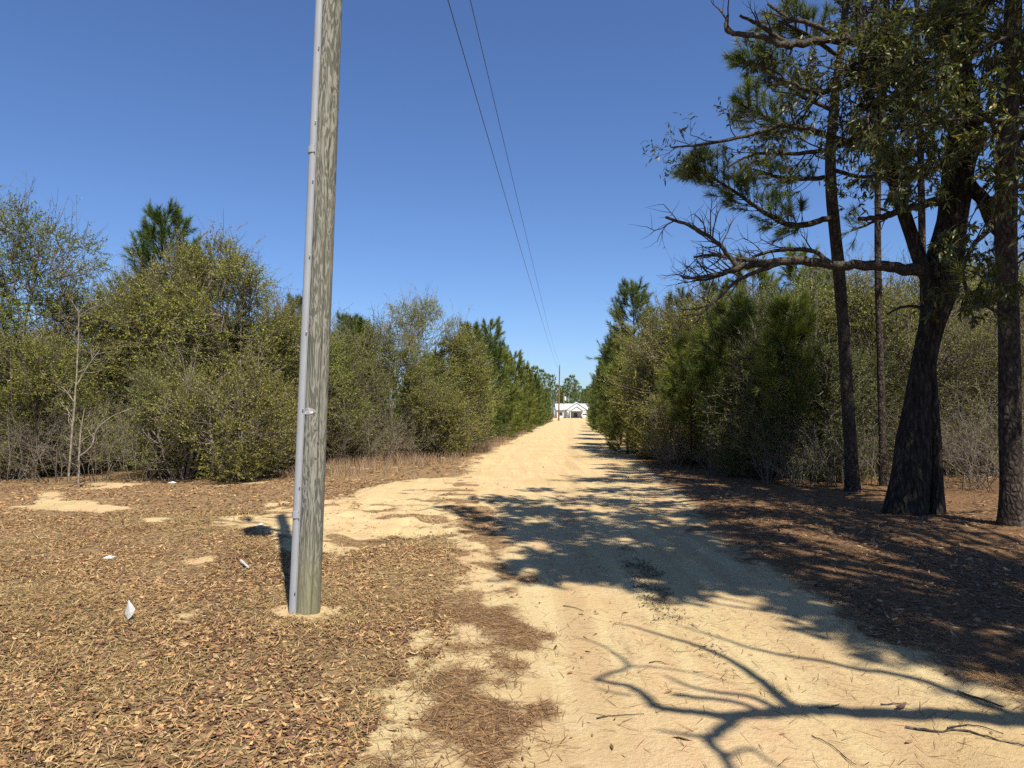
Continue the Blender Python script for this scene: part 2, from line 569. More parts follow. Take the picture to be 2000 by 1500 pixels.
def ground_mat():
    t = NT('sandy_ground')
    tc = t.n('TexCoord')
    o = tc.outputs['Object']
    sa = t.n('Attribute', attribute_name='sand').outputs['Fac']
    st = t.n('Attribute', attribute_name='straw').outputs['Fac']
    dk = t.n('Attribute', attribute_name='dark').outputs['Fac']
    fine = t.noise(o, 22, 6, 0.7)
    mid = t.noise(o, 3.0, 5, 0.6)
    big = t.noise(o, 0.45, 3)
    grain = t.noise(o, 160, 3, 0.6)
    along = t.noise(t.mapping(o, (2.6, 0.16, 1), (0, 0, R(4.75))), 1.6, 5, 0.6)
    # sand
    c = t.ramp(big, [(0.30, (0.445, 0.335, 0.165)), (0.50, (0.485, 0.385, 0.21)), (0.72, (0.445, 0.305, 0.145))])
    c = t.mix(t.math('MULTIPLY', t.step(along, 0.40, 0.64), 0.7), c, (0.415, 0.295, 0.155))
    pink = t.noise(t.mapping(o, (1.3, 0.35, 1), (0, 0, R(4.75)), (3, 7, 0)), 0.9, 4, 0.6)
    c = t.mix(t.math('MULTIPLY', t.step(pink, 0.48, 0.68), 0.65), c, (0.49, 0.325, 0.19))
    c = t.mix(t.math('MULTIPLY', t.step(t.noise(t.mapping(o, (9, 0.35, 1), (0, 0, R(4.75))), 1.0, 4, 0.65), 0.56, 0.70), 0.4), c, (0.30, 0.21, 0.115))
    c = t.mix(t.math('MULTIPLY', t.step(mid, 0.52, 0.75), 0.5), c, (0.55, 0.46, 0.29))
    c = t.mix(t.math('MULTIPLY', t.step(fine, 0.55, 0.8), 0.35), c, (0.27, 0.19, 0.10))
    c = t.mix(t.math('MULTIPLY', t.step(grain, 0.62, 0.72), 0.25), c, (0.19, 0.135, 0.075))
    vo = t.n('TexVoronoi')
    t.l(o, vo.inputs['Vector'])
    vo.inputs['Scale'].default_value = 17
    vo.inputs['Randomness'].default_value = 1.0
    speck = t.math('MULTIPLY', t.math('LESS_THAN', vo.outputs['Distance'], 0.085), t.step(mid, 0.40, 0.62))
    c = t.mix(t.math('MULTIPLY', speck, 0.7), c, (0.08, 0.055, 0.034))
    # packed wheel tracks
    sp = t.n('SeparateXYZ')
    t.l(o, sp.inputs[0])
    uu = t.math('SUBTRACT', sp.outputs['X'], t.math('ADD', t.math('MULTIPLY', sp.outputs['Y'], 0.083), 0.768))
    uu = t.math('ADD', uu, t.math('MULTIPLY', t.math('SUBTRACT', t.noise(o, 0.5, 2), 0.5), 0.5))
    tr1 = t.step(t.math('ABSOLUTE', t.math('ADD', uu, 0.75)), 0.42, 0.10)
    tr2 = t.step(t.math('ABSOLUTE', t.math('SUBTRACT', uu, 0.85)), 0.42, 0.10)
    c = t.mix(t.math('MULTIPLY', t.math('MULTIPLY', t.math('ADD', tr1, tr2), t.step(along, 0.30, 0.60)), 0.5), c, (0.37, 0.255, 0.14))
    # soil under the leaf cover
    v2 = t.n('TexVoronoi')
    t.l(t.mapping(o, (1, 1.5, 1), (0, 0, 0.6)), v2.inputs['Vector'])
    v2.inputs['Scale'].default_value = 26
    lc = t.ramp(v2.outputs['Color'], [(0.0, (0.10, 0.062, 0.035)), (0.35, (0.18, 0.115, 0.06)), (0.65, (0.26, 0.175, 0.09)), (1.0, (0.34, 0.245, 0.135))])
    lc = t.mix(t.math('MULTIPLY', t.step(fine, 0.45, 0.7), 0.6), lc, (0.10, 0.062, 0.038))
    lc = t.mix(t.math('MULTIPLY', t.step(mid, 0.5, 0.75), 0.45), lc, (0.25, 0.175, 0.095))
    fz = t.math('MULTIPLY', t.math('SUBTRACT', t.noise(o, 9, 6, 0.75), 0.5), 1.1)
    m = t.step(t.math('ADD', sa, fz), 0.40, 0.60)
    c = t.mix(m, lc, c)
    sc_ = t.mix(t.step(fine, 0.4, 0.65), (0.175, 0.098, 0.05), (0.085, 0.047, 0.027))
    ms = t.step(t.math('ADD', st, t.math('MULTIPLY', fz, 0.5)), 0.42, 0.82)
    c = t.mix(t.math('MULTIPLY', t.math('MULTIPLY', ms, t.step(t.noise(o, 34, 4, 0.7), 0.28, 0.54)), 0.92), c, sc_)
    md = t.math('MULTIPLY', t.step(t.math('ADD', dk, fz), 0.5, 0.8), t.step(t.noise(o, 40, 3), 0.48, 0.56))
    c = t.mix(t.math('MULTIPLY', md, 0.45), c, (0.07, 0.058, 0.042))
    h = t.math('ADD', t.math('ADD', t.math('MULTIPLY', fine, 0.7), t.math('MULTIPLY', grain, 0.12)), t.math('MULTIPLY', along, 0.3))
    return t.finish(c, 0.95, 0.05, bump=t.bump(h, 0.9, 0.04))


M['ground'] = ground_mat()
ny, nx_ = XX.shape
vid = np.arange(ny * nx_).reshape(ny, nx_)
Q = np.stack([vid[:-1, :-1], vid[:-1, 1:], vid[1:, 1:], vid[1:, :-1]], -1).reshape(-1, 4)
is_road = (road_d.ravel()[Q].mean(1) > 0)
VV = np.stack([XX, YY, ZZ], -1).reshape(-1, 3)
for name, sel in (('ground', ~is_road), ('dirt_road', is_road)):
    q = Q[sel]
    u, inv = np.unique(q, return_inverse=True)
    mb = MB()
    mb.add(VV[u], quads=inv.reshape(-1, 4))
    struct(mb.obj(name, M['ground'], smooth=True, attrs={'sand': SA.ravel()[u], 'straw': ST.ravel()[u], 'dark': DK.ravel()[u]}))


def hz(x, y):
    return float(height(np.array([x]), np.array([y]))[0])


# ------------------------------------------------------------------ leaf litter, straw, dry grass (uncountable cover)
rng = np.random.default_rng(11)
LEAF_C = [(0.2907, 0.1704, 0.0799), (0.3536, 0.2176, 0.1041), (0.2514, 0.1378, 0.0695), (0.1572, 0.0834, 0.0486), (0.4164, 0.2792, 0.1389), (0.2122, 0.1124, 0.0591), (0.3143, 0.1813, 0.0834), (0.0864, 0.0508, 0.0347), (0.3457, 0.2176, 0.0903), (0.3378, 0.2466, 0.1319), (0.1179, 0.0653, 0.0452)]


def scatter(x0, x1, y0, y1, dens):
    n = int((x1 - x0) * (y1 - y0) * dens)
    return rng.uniform(x0, x1, n), rng.uniform(y0, y1, n)


def in_view(x, y, pad=0.5):
    return (np.abs(x) < 0.76 * y + pad)


def lay_leaves(mb, x, y, size, lift=0.011, cols=LEAF_C, dark=1.0, simple=False):
    n = len(x)
    dark = (dark * (0.62 + 0.78 * fbm(x, y, 0.75, 4, 123)))[:, None]          # older, darker drifts and fresh pale ones
    z = height(x, y) + rng.uniform(0.002, lift, n)
    a = rng.uniform(0, 2 * math.pi, n)
    tilt = rng.normal(0.03, 0.24, n)
    D = np.stack([np.cos(a) * np.cos(tilt), np.sin(a) * np.cos(tilt), np.sin(tilt)], -1)
    N = nrm(np.stack([rng.normal(0, 0.35, n), rng.normal(0, 0.35, n), np.ones(n)], -1))
    L = size * np.exp(rng.normal(0.0, 0.42, n)).clip(0.35, 2.1)
    W = L * rng.uniform(0.2, 0.36, n)
    B = nrm(np.cross(D, N))
    Nn = np.cross(B, D)
    c0 = np.stack([x, y, z], -1) - D * (L / 2)[:, None]
    curl = (rng.uniform(-0.1, 0.28, n) * L)[:, None] * Nn
    cup = (rng.uniform(0.0, 0.30, n) * W)[:, None] * Nn
    Lc, Wc = L[:, None], W[:, None]
    if simple:
        a1 = c0 + D * Lc * 0.45
        V = np.stack([c0 + curl * 0.6, a1 + B * Wc * 0.5 + cup, c0 + D * Lc + curl, a1 - B * Wc * 0.5 + cup], 1)
        V[:, :, 2] = np.maximum(V[:, :, 2], (z - 0.004)[:, None])
        mb.add(V, quads=np.arange(n * 4).reshape(n, 4), col=np.repeat(pick(rng, n, cols, 0.26) * dark, 4, axis=0))
        return
    a1, b1 = c0 + D * Lc * 0.32, c0 + D * Lc * 0.70
    V = np.stack([c0 + curl * 0.6, a1 + B * Wc * 0.5 + cup, a1 - B * Wc * 0.5 + cup, b1 + B * Wc * 0.42 + curl * 0.3, b1 - B * Wc * 0.42 + cup + curl * 0.3, c0 + D * Lc + curl], 1)
    V[:, :, 2] = np.maximum(V[:, :, 2], (z - 0.004)[:, None])
    i = np.arange(n)[:, None] * 6
    mb.add(V, quads=i + np.array([[1, 3, 4, 2]]), tris=np.concatenate([i + np.array([[0, 1, 2]]), i + np.array([[3, 5, 4]])]), col=np.repeat(pick(rng, n, cols, 0.26) * dark, 6, axis=0))


def lay_blades(mb, x, y, length, width, tilt_mu, tilt_sd, cols, z0=0.004, bend=0.0):
    n = len(x)
    z = height(x, y) + rng.uniform(0, z0 * 2, n)
    a = rng.uniform(0, 2 * math.pi, n)
    ti = np.abs(rng.normal(tilt_mu, tilt_sd, n))
    D = np.stack([np.cos(a) * np.cos(ti), np.sin(a) * np.cos(ti), np.sin(ti)], -1)
    L = length * rng.uniform(0.5, 1.3, n)[:, None]
    B = nrm(np.cross(D, np.array([0, 0, 1.0]) + rng.normal(0, 0.3, (n, 3)))) * width * rng.uniform(0.7, 1.3, n)[:, None]
    b0 = np.stack([x, y, z], -1)
    side = nrm(np.stack([-np.sin(a), np.cos(a), np.zeros(n)], -1)) * rng.normal(0, 0.16, n)[:, None] * L
    mid = b0 + D * L * 0.5 + side * 0.35
    tip = b0 + D * L + side - np.array([0, 0, 1.0]) * L * bend
    V = np.stack([b0 - B / 2, b0 + B / 2, mid + B * 0.4, mid - B * 0.4, tip], 1)
    i = np.arange(n)[:, None] * 5
    mb.add(V, quads=i + np.array([[0, 1, 2, 3]]), tris=i + np.array([[3, 2, 4]]), col=np.repeat(pick(rng, n, cols), 5, axis=0))


def keep(x, y, prob):
    k = rng.random(len(x)) < prob
    return x[k], y[k]


mb = MB()
for (x0, x1, y0, y1, dens, size) in ((-4.6, 0.6, 2.6, 5.5, 4300, 0.036), (-7, 1, 5.5, 8.5, 3000, 0.037), (-10, 1, 8.5, 12, 1200, 0.043), (-13, 0, 12, 17.5, 330, 0.06), (-9, 1, 17.5, 26, 45, 0.10),
                                     (1.8, 8, 3, 8.5, 420, 0.048), (2, 10, 8.5, 13, 260, 0.058), (2.6, 14, 13, 22, 80, 0.075)):
    x, y = scatter(x0, x1, y0, y1, dens)
    k = in_view(x, y)
    x, y = x[k], y[k]
    s, w, dk = fields(x, y)
    p = np.clip(1.15 - sstep(0.36, 0.60, s) * 1.13, 0.015, 1) * (0.2 + 1.35 * sstep(0.3, 0.68, fbm(x, y, 1.1, 4, 55)))
    p = p * np.where(sdist(x, y, ROAD) > 0.25, 0.5, 1)
    x, y = keep(x, y, p)
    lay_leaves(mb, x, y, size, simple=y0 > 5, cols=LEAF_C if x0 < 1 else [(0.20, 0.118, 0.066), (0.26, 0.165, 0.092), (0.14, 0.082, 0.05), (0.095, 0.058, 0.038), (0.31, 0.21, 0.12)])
stuff(mb.obj('leaf_litter', M['litter']), 'brown fallen leaves covering the ground beside the sand road', 'leaf litter')

mb = MB()
STRAW_C = [(0.2214, 0.1209, 0.0585), (0.2706, 0.156, 0.078), (0.164, 0.0858, 0.0429), (0.1148, 0.0624, 0.0351), (0.3116, 0.195, 0.1014)]
for (x0, x1, y0, y1, dens) in ((-1.6, 3.2, 2.7, 6.0, 2900), (-2.5, 3.2, 6.0, 14, 420), (1.8, 8.5, 3, 9, 620), (2, 11, 9, 16, 260)):
    x, y = scatter(x0, x1, y0, y1, dens)
    k = in_view(x, y)
    x, y = x[k], y[k]
    s, w, dk = fields(x, y)
    right = (x > 1.5) & (s < 0.6)
    p = np.clip(sstep(0.35, 0.85, w) * 0.95 + right * 0.75 + 0.03 + 0.05 * sstep(0.55, 0.7, fbm(x, y, 1.6, 3, 99)), 0, 1)
    x, y = keep(x, y, p)
    lay_blades(mb, x, y, 0.13, 0.0032, 0.0, 0.09, STRAW_C)
stuff(mb.obj('pine_straw', M['litter']), 'reddish brown pine straw drifted over the sand and under the trees', 'pine straw')

mb = MB()
strip = np.array(gp([(1195, 1068), (1230, 1060), (1275, 1092), (1322, 1135), (1345, 1195), (1420, 1270), (1440, 1310), (1390, 1300), (1320, 1230), (1262, 1205), (1232, 1138)]))
lo, hi = strip.min(0), strip.max(0)
x, y = rng.uniform(lo[0], hi[0], 9000), rng.uniform(lo[1], hi[1], 9000)
pr = sstep(-0.05, 0.12, sdist(x, y, strip)) * sstep(0.35, 0.6, fbm(x, y, 4, 3, 31)) * (0.15 + 0.4 * sstep(5.2, 6.4, y))
x, y = keep(x, y, pr)
lay_blades(mb, x, y, 0.035, 0.009, 0.1, 0.25, [(0.06, 0.05, 0.035), (0.10, 0.085, 0.055), (0.045, 0.035, 0.025), (0.16, 0.14, 0.08)], z0=0.008)
stuff(mb.obj('bark_debris', M['litter']), 'dark crumbs of bark and dead grass strewn along the middle of the road', 'debris')

mb = MB()
GRASS_C = [(0.3419, 0.2284, 0.109), (0.404, 0.2828, 0.1406), (0.2564, 0.1632, 0.0808), (0.1709, 0.1378, 0.0562), (0.3108, 0.2176, 0.1019)]
for (x0, x1, y0, y1, dens, ln, wd) in ((-4.6, 0.4, 2.7, 6.5, 2700, 0.06, 0.004), (-8, 0, 6.5, 12, 650, 0.075, 0.007)):
    x, y = scatter(x0, x1, y0, y1, dens)
    k = in_view(x, y)
    x, y = x[k], y[k]
    s, w, dk = fields(x, y)
    p = sstep(0.75, 0.35, s) * (0.25 + 0.75 * sstep(0.3, 0.6, fbm(x, y, 0.7, 3, 66))) + 0.06 * (s < 0.9)
    x, y = keep(x, y, p)
    lay_blades(mb, x, y, ln, wd, 0.3, 0.3, GRASS_C, bend=0.1, z0=0.012)
stuff(mb.obj('dry_lawn_grass', M['litter']), 'short dormant straw coloured grass showing through the fallen leaves', 'grass')

mb = MB()
SEDGE_C = [(0.2808, 0.2028, 0.117), (0.234, 0.1716, 0.1092), (0.1872, 0.1482, 0.1092), (0.312, 0.2106, 0.1014), (0.156, 0.117, 0.078)]
for (pix, n, ln) in (([(640, 935), (760, 925), (880, 905), (960, 882), (955, 868), (860, 888), (640, 900)], 3800, 0.38),
                     ([(950, 882), (1010, 858), (1050, 836), (1035, 828), (985, 850), (950, 862)], 4200, 0.6),
                     ([(1000, 858), (1060, 828), (1056, 823), (1030, 829), (985, 850)], 3200, 0.6),
                     ([(560, 940), (640, 935), (640, 915), (560, 925)], 900, 0.3)):
    poly = np.array(gp(pix))
    lo, hi = poly.min(0), poly.max(0)
    x, y = rng.uniform(lo[0], hi[0], n * 4), rng.uniform(lo[1], hi[1], n * 4)
    k = (sdist(x, y, poly) > 0) & (fbm(x, y, 0.8, 3, 88) > 0.38)
    x, y = x[k][:n], y[k][:n]
    lay_blades(mb, x, y, ln, 0.010, 1.25, 0.25, SEDGE_C, bend=0.15)
stuff(mb.obj('broom_grass', M['litter']), 'dry tan broom grass along the left verge of the road', 'grass')

# ------------------------------------------------------------------ plant builders
def perp(d, rng):
    v = np.cross(d, rng.normal(0, 1, 3))
    return nrm(v)


def branch(rng, p, d, L, r, lvl, maxlvl, out, tips, up=0.04, wob=0.16, nch=4, n=5, ang=(0.5, 1.0), shrink=(0.45, 0.72)):
    pts = [np.array(p, float)]
    dirs = [nrm(d)]
    d = nrm(d)
    for i in range(n - 1):
        d = nrm(d + rng.normal(0, wob, 3) + np.array([0, 0, up]))
        pts.append(pts[-1] + d * L / (n - 1))
        dirs.append(d)
    pts = np.array(pts)
    out.setdefault((lvl, n), []).append((pts, np.linspace(r, r * (0.55 if lvl < maxlvl else 0.3), n)))
    if lvl >= maxlvl:
        tips.append((pts, d))
        return
    for c in range(nch):
        t = rng.uniform(0.25, 1.0) if c else 1.0
        f = t * (n - 1)
        i = min(int(f), n - 2)
        q = pts[i] + (pts[i + 1] - pts[i]) * (f - i)
        a = rng.uniform(*ang)
        cd = nrm(dirs[i + 1] * math.cos(a) + perp(dirs[i + 1], rng) * math.sin(a))
        branch(rng, q, cd, L * rng.uniform(*shrink), r * 0.55 * (1.1 - 0.35 * t), lvl + 1, maxlvl, out, tips, up, wob, nch, n, ang, shrink)


def mesh_branches(mb, out, sides=(7, 5, 4, 3, 3, 3), col=(1, 1, 1)):
    for (lvl, n), lst in sorted(out.items()):
        tubes(np.array([a for a, b in lst]), np.array([b for a, b in lst]), sides[min(lvl, len(sides) - 1)], col, mb)


def tip_leaves(mb, rng, tips, per, L, W, cols, droop=0.0, lance=False, spread=0.9):
    if not tips:
        return
    A = np.array([t[0] for t in tips])
    m, n, _ = A.shape
    ti = np.repeat(np.arange(m), per)
    f = rng.uniform(0.1, 1.0, m * per) * (n - 1)
    i = np.minimum(f.astype(int), n - 2)
    Pb = A[ti, i] + (A[ti, i + 1] - A[ti, i]) * (f - i)[:, None]
    ax = nrm(A[ti, i + 1] - A[ti, i])
    D = nrm(ax * 0.6 + rng.normal(0, spread * 0.6, Pb.shape) + np.array([0, 0, -droop]))
    N = nrm(rng.normal(0, 0.55, Pb.shape) + np.array([0, 0, 0.8]))
    k = len(Pb)
    leaves(mb, Pb, D, N, L * rng.uniform(0.6, 1.3, k), W * rng.uniform(0.7, 1.25, k), pick(rng, k, cols), lance)


OLIVE = [(0.2029, 0.2152, 0.0402), (0.2486, 0.2522, 0.0472), (0.1636, 0.1855, 0.0354), (0.2878, 0.2819, 0.0591), (0.1177, 0.1484, 0.0307), (0.2224, 0.2077, 0.0531), (0.34, 0.3191, 0.0767)]
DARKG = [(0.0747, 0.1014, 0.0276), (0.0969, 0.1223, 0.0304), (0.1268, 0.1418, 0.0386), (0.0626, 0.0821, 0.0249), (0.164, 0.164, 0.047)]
GREEN = [(0.1356, 0.1903, 0.0318), (0.1832, 0.2379, 0.0392), (0.2238, 0.2616, 0.0466), (0.1018, 0.1507, 0.0294), (0.2713, 0.2854, 0.0552)]


def bush(seed, H, Rr, nclu, per, cols, leaf=0.034, low=0.12, shoots=26, bare=0.12, stems=4, taper=0.75):
    """multi-stemmed evergreen shrub: stems and limbs reach leafy sprays spread through uneven lobes"""
    rng = np.random.default_rng(seed)
    lobes = []
    for i in range(20):
        z = H * (low + (0.93 - low) * ((i + rng.random()) / 20))
        k = z / H
        prof = (0.62 + 0.5 * math.sin(min(1, k / 0.55) * math.pi / 2)) * (1 if k < 0.45 else 1 - taper * ((k - 0.45) / 0.55) ** 1.25)
        a = rng.uniform(0, 2 * math.pi)
        rr = Rr * prof * rng.uniform(0.25, 0.8)
        lobes.append((np.array([math.cos(a) * rr, math.sin(a) * rr, z]), Rr * rng.uniform(0.30, 0.52) * max(0.55, prof)))
    wood, leaf_mb = MB(), MB()
    st = []
    for s in range(stems):
        a = rng.uniform(0, 2 * math.pi)
        b = np.array([math.cos(a), math.sin(a), 0]) * rng.uniform(0.03, 0.28)
        e = np.array([math.cos(a), math.sin(a), 0]) * Rr * rng.uniform(0.1, 0.4) + np.array([0, 0, H * rng.uniform(0.7, 0.95)])
        mid = (b + e) / 2 + rng.normal(0, 0.18, 3)
        p, r = spline([b - np.array([0, 0, 0.15]), mid, e], [0.035 + H * 0.004, 0.028, 0.008], 6, 0.4, rng)
        st.append(p)
        tubes(p, r, 6, (1, 1, 1), wood)
    stp = np.concatenate(st)
    br, brr, tips, twigs, twr = [], [], [], [], []
    for c in range(nclu):
        lo, lr = lobes[rng.integers(len(lobes))]
        v = nrm(rng.normal(0, 1, 3))
        q = lo + v * lr * rng.uniform(0.35, 1.0) ** 0.6 * np.array([1, 1, 0.8])
        q[2] = max(q[2], 0.12)
        outw = nrm(np.array([q[0], q[1], 0.0]) + v * 0.4 + np.array([0, 0, 0.45]))
        if c % 3 == 0:
            j = np.argmin(np.linalg.norm(stp - q + np.array([0, 0, 0.5]), axis=1) + rng.random(len(stp)) * 0.6)
            a0 = stp[j]
            m1 = a0 + (q - a0) * 0.45 + rng.normal(0, 0.10, 3) - np.array([0, 0, 0.08])
            br.append([a0, m1, q])
            brr.append([0.011, 0.008, 0.005])
        for w in range(3):
            d = nrm(outw + rng.normal(0, 0.65, 3))
            Lw = rng.uniform(0.22, 0.5)
            m1 = q + d * Lw * 0.5 + rng.normal(0, 0.02, 3)
            tw = [q, m1, q + d * Lw + np.array([0, 0, 0.03])]
            twigs.append(tw)
            twr.append([0.003, 0.0022, 0.0012])
            if rng.random() > bare:
                tips.append((np.array(tw), d))
    tubes(br, brr, 4, (1, 1, 1), wood)
    tubes(twigs, twr, 3, (1, 1, 1), wood)
    tip_leaves(leaf_mb, rng, tips, per, leaf, leaf * 0.5, cols)
    # bare shoots standing out of the crown
    sh, shr, stips = [], [], []
    for s in range(shoots):
        lo, lr = lobes[-1 - rng.integers(8)]
        v = nrm(rng.normal(0, 1, 3) * np.array([1, 1, 0.3]) + np.array([0, 0, 0.9]))
        a0 = lo + v * lr * 0.5
        L = rng.uniform(0.5, 1.25)
        d = nrm(v * 0.6 + np.array([0, 0, 0.7]) + rng.normal(0, 0.25, 3))
        pts = [a0, a0 + d * L * 0.5 + rng.normal(0, 0.03, 3), a0 + d * L]
        sh.append(pts)
        shr.append([0.007, 0.005, 0.002])
        for k in range(4):
            t = rng.uniform(0.3, 0.95)
            b = a0 + d * L * t
            d2 = nrm(d + rng.normal(0, 0.6, 3))
            l2 = rng.uniform(0.15, 0.4)
            tw = [b, b + d2 * l2 * 0.5, b + d2 * l2]
            sh.append(tw)
            shr.append([0.0035, 0.0025, 0.0015])
            if rng.random() < 0.5:
                stips.append((np.array(tw), d2))
    if sh:
        tubes(sh, shr, 3, (1, 1, 1), wood)
        tip_leaves(leaf_mb, rng, stips, 3, leaf, leaf * 0.5, cols)
    return wood.mesh('trunk', M['twig']), leaf_mb.mesh('crown', M['leaf'])


def bare_shrub(seed, H, Rr, nst=16, few=1, cols=OLIVE, pale=False):
    rng = np.random.default_rng(seed)
    out, tips = {}, []
    for s in range(nst):
        a = rng.uniform(0, 2 * math.pi)
        b = np.array([math.cos(a), math.sin(a), 0]) * Rr * 0.35 * math.sqrt(rng.random())
        d = nrm(np.array([math.cos(a), math.sin(a), 0]) * rng.uniform(0.1, 0.8) + np.array([0, 0, 1.0]))
        branch(rng, b, d, H * rng.uniform(0.4, 0.75), 0.010, 0, 2, out, tips, 0.02, 0.2, 5, 5)
    wood, lf = MB(), MB()
    mesh_branches(wood, out, (4, 3, 3))
    tip_leaves(lf, rng, tips, few, 0.03, 0.015, cols)
    return wood.mesh('trunk', M['twig']), lf.mesh('crown', M['leaf'])


def tufts(mb, rng, base, axis_, n, ln, w, alen, cols, spread=(0.35, 0.95)):
    """bundles of pine needles around short shoots"""
    m = len(base)
    base, axis_ = np.asarray(base), nrm(axis_)
    b = np.repeat(base, n, 0)
    ax = np.repeat(axis_, n, 0)
    rd = nrm(np.cross(ax, rng.normal(0, 1, b.shape)))
    t = rng.random((m * n, 1))
    a = rng.uniform(spread[0], spread[1], (m * n, 1)) * (1.25 - 0.6 * t)
    D = nrm(ax * np.cos(a) + rd * np.sin(a) - np.array([0, 0, 0.10]))
    p0 = b + ax * t * alen
    L = ln * rng.uniform(0.7, 1.15, (m * n, 1))
    B = nrm(np.cross(D, rng.normal(0, 1, D.shape))) * w * 0.5
    V = np.stack([p0 - B, p0 + B, p0 + D * L], 1)
    tc = np.repeat(pick(rng, m, cols, 0.16), n, 0) * (1 + rng.normal(0, 0.15, (m * n, 1)))
    mb.add(V, tris=np.arange(m * n * 3).reshape(-1, 3), col=np.repeat(tc.clip(0.005, 1), 3, axis=0))


PINE_C = [(0.0696, 0.105, 0.0255), (0.0928, 0.1288, 0.0301), (0.116, 0.1527, 0.0348), (0.0556, 0.0836, 0.0232), (0.145, 0.1671, 0.0395)]
PINE_Y = [(0.1662, 0.1995, 0.0392), (0.1329, 0.1662, 0.0353), (0.2128, 0.2328, 0.047), (0.1064, 0.1329, 0.0287)]


def pine(seed, H, spread, clear=0.03, needles=44, ln=0.22, w=0.014, cols=PINE_C, r0=None, whorl=0.38, subs=6, alen=0.24):
    rng = np.random.default_rng(seed)
    r0 = r0 or 0.012 * H
    wood, lf = MB(), MB()
    lean = rng.normal(0, 0.02, 2) * H
    def axis_at(z):
        k = z / H
        return np.array([lean[0] * k * k, lean[1] * k * k, z])
    zs = np.linspace(-0.15, H * 0.985, 12)
    tubes(np.array([axis_at(z) for z in zs]), r0 * (1 - 0.9 * np.clip(zs, 0, H) / H), 8, (1, 1, 1), wood)
    br, brr, tb, ta = [], [], [], []
    z = H * clear + 0.1
    while z < H * 0.96:
        k = (z - H * clear) / (H * (1 - clear))
        nb = rng.integers(4, 7)
        a0 = rng.uniform(0, 6.28)
        for i in range(nb):
            a = a0 + i * 6.283 / nb + rng.normal(0, 0.25)
            L = spread * (0.22 + 0.9 * (1 - k) ** 0.8) * rng.uniform(0.65, 1.1) * (0.75 + 0.25 * min(1, k * 5))
            el = 0.15 + 0.75 * k + rng.normal(0, 0.12)
            h = np.array([math.cos(a), math.sin(a), 0])
            b = axis_at(z + rng.normal(0, 0.06))
            p1 = b + (h * math.cos(el) + np.array([0, 0, math.sin(el)])) * L * 0.55
            p2 = p1 + nrm(h * 0.75 + np.array([0, 0, 0.35 + 0.5 * k])) * L * 0.28
            p3 = p2 + nrm(h * 0.45 + np.array([0, 0, 0.8 + 0.4 * k])) * L * 0.2
            pl = np.array([b, p1, p2, p3])
            br.append(pl)
            rb = 0.004 + 0.012 * L
            brr.append([rb, rb * 0.75, rb * 0.5, 0.004])
            tb += [p3, p2, (p1 + p2) / 2]
            ta += [nrm(p3 - p2), nrm(p3 - p2), nrm(p2 - p1)]
            for s in range(int(subs * min(1.4, L) + 0.5)):
                t = rng.uniform(0.35, 0.95)
                q = b + (p1 - b) * min(1, t * 1.6) if t < 0.62 else p1 + (p2 - p1) * (t - 0.62) / 0.38
                sd = nrm(h * 0.6 + perp(h, rng) * 0.7 + np.array([0, 0, 0.5 + 0.3 * k]))
                sl = L * rng.uniform(0.18, 0.36)
                e = q + sd * sl
                br.append(np.array([q, q + sd * sl * 0.5, q + sd * sl * 0.8, e]))
                brr.append([0.006, 0.005, 0.004, 0.003])
                tb += [e, q + sd * sl * 0.45]
                ta += [nrm(sd + np.array([0, 0, 0.35])), sd]
        z += whorl * rng.uniform(0.75, 1.2)
    top = axis_at(H * 0.98)
    for i in range(4):
        tb.append(top - np.array([0, 0, 0.22 * i]))
        ta.append(np.array([0.05 * i, 0.03, 1.0]))
    tubes(br, brr, 4, (1, 1, 1), wood)
    tufts(lf, rng, tb, ta, needles, ln, w, alen, cols)
    return wood.mesh('trunk', M['pine_bark']), lf.mesh('crown', M['needle'])


def plant(name, label, cat, meshes, x, y, rz, scale=1.0, group=None):
    t = thing(name, label, cat, (x, y, hz(x, y)), rz, group, scale)
    link('trunk', meshes[0], t)
    link('crown', meshes[1], t)
    return t


def at_px(px, Y):
    return (px - CX) / F_PX * Y


BUSH = {
    'tall': (bush(101, 7.2, 2.3, 1600, 15, GREEN, 0.054, 0.06, 70, 0.15, 4, 0.6), 7.2),
    'round': (bush(102, 6.2, 2.4, 1550, 15, OLIVE, 0.050, 0.05, 80, 0.15, 4, 0.6), 6.2),
    'olive': (bush(103, 4.8, 2.05, 1150, 15, OLIVE, 0.047, 0.04, 80, 0.18), 4.8),
    'mixed': (bush(104, 4.4, 1.85, 1000, 15, GREEN + OLIVE, 0.048, 0.04, 60, 0.18), 4.4),
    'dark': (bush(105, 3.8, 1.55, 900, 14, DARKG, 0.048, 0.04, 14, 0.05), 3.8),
    'low': (bush(106, 2.3, 1.2, 620, 15, OLIVE, 0.042, 0.05, 14, 0.1, 5, 0.5), 2.3),
    'thin': (bush(107, 4.6, 1.8, 620, 11, OLIVE + DARKG, 0.046, 0.08, 30, 0.3, 5), 4.6),
}
BARE = [bare_shrub(201, 2.2, 1.0, 14), bare_shrub(202, 1.7, 1.2, 14), bare_shrub(203, 2.8, 1.1, 14, 2)]
PINES = {
    'a': (pine(301, 6.6, 1.9, cols=PINE_Y), 6.6),
    'b': (pine(302, 5.6, 1.6, cols=PINE_C), 5.6),
    'c': (pine(303, 7.6, 2.15, 0.10, cols=PINE_C), 7.6),
    's': (pine(304, 3.8, 1.0, 0.34, 60, 0.25, 0.010, PINE_Y, whorl=0.36), 3.8),
}

vr = np.random.default_rng(77)


def put_bush(kind, px, Y, H, label, group=None, wide=1.0, cat='bush', name='evergreen_bush'):
    m, h0 = BUSH[kind]
    s = H / h0
    return plant(name, label, cat, m, at_px(px, Y), Y, vr.uniform(0, 6.28), (s * wide, s * wide, s), group)


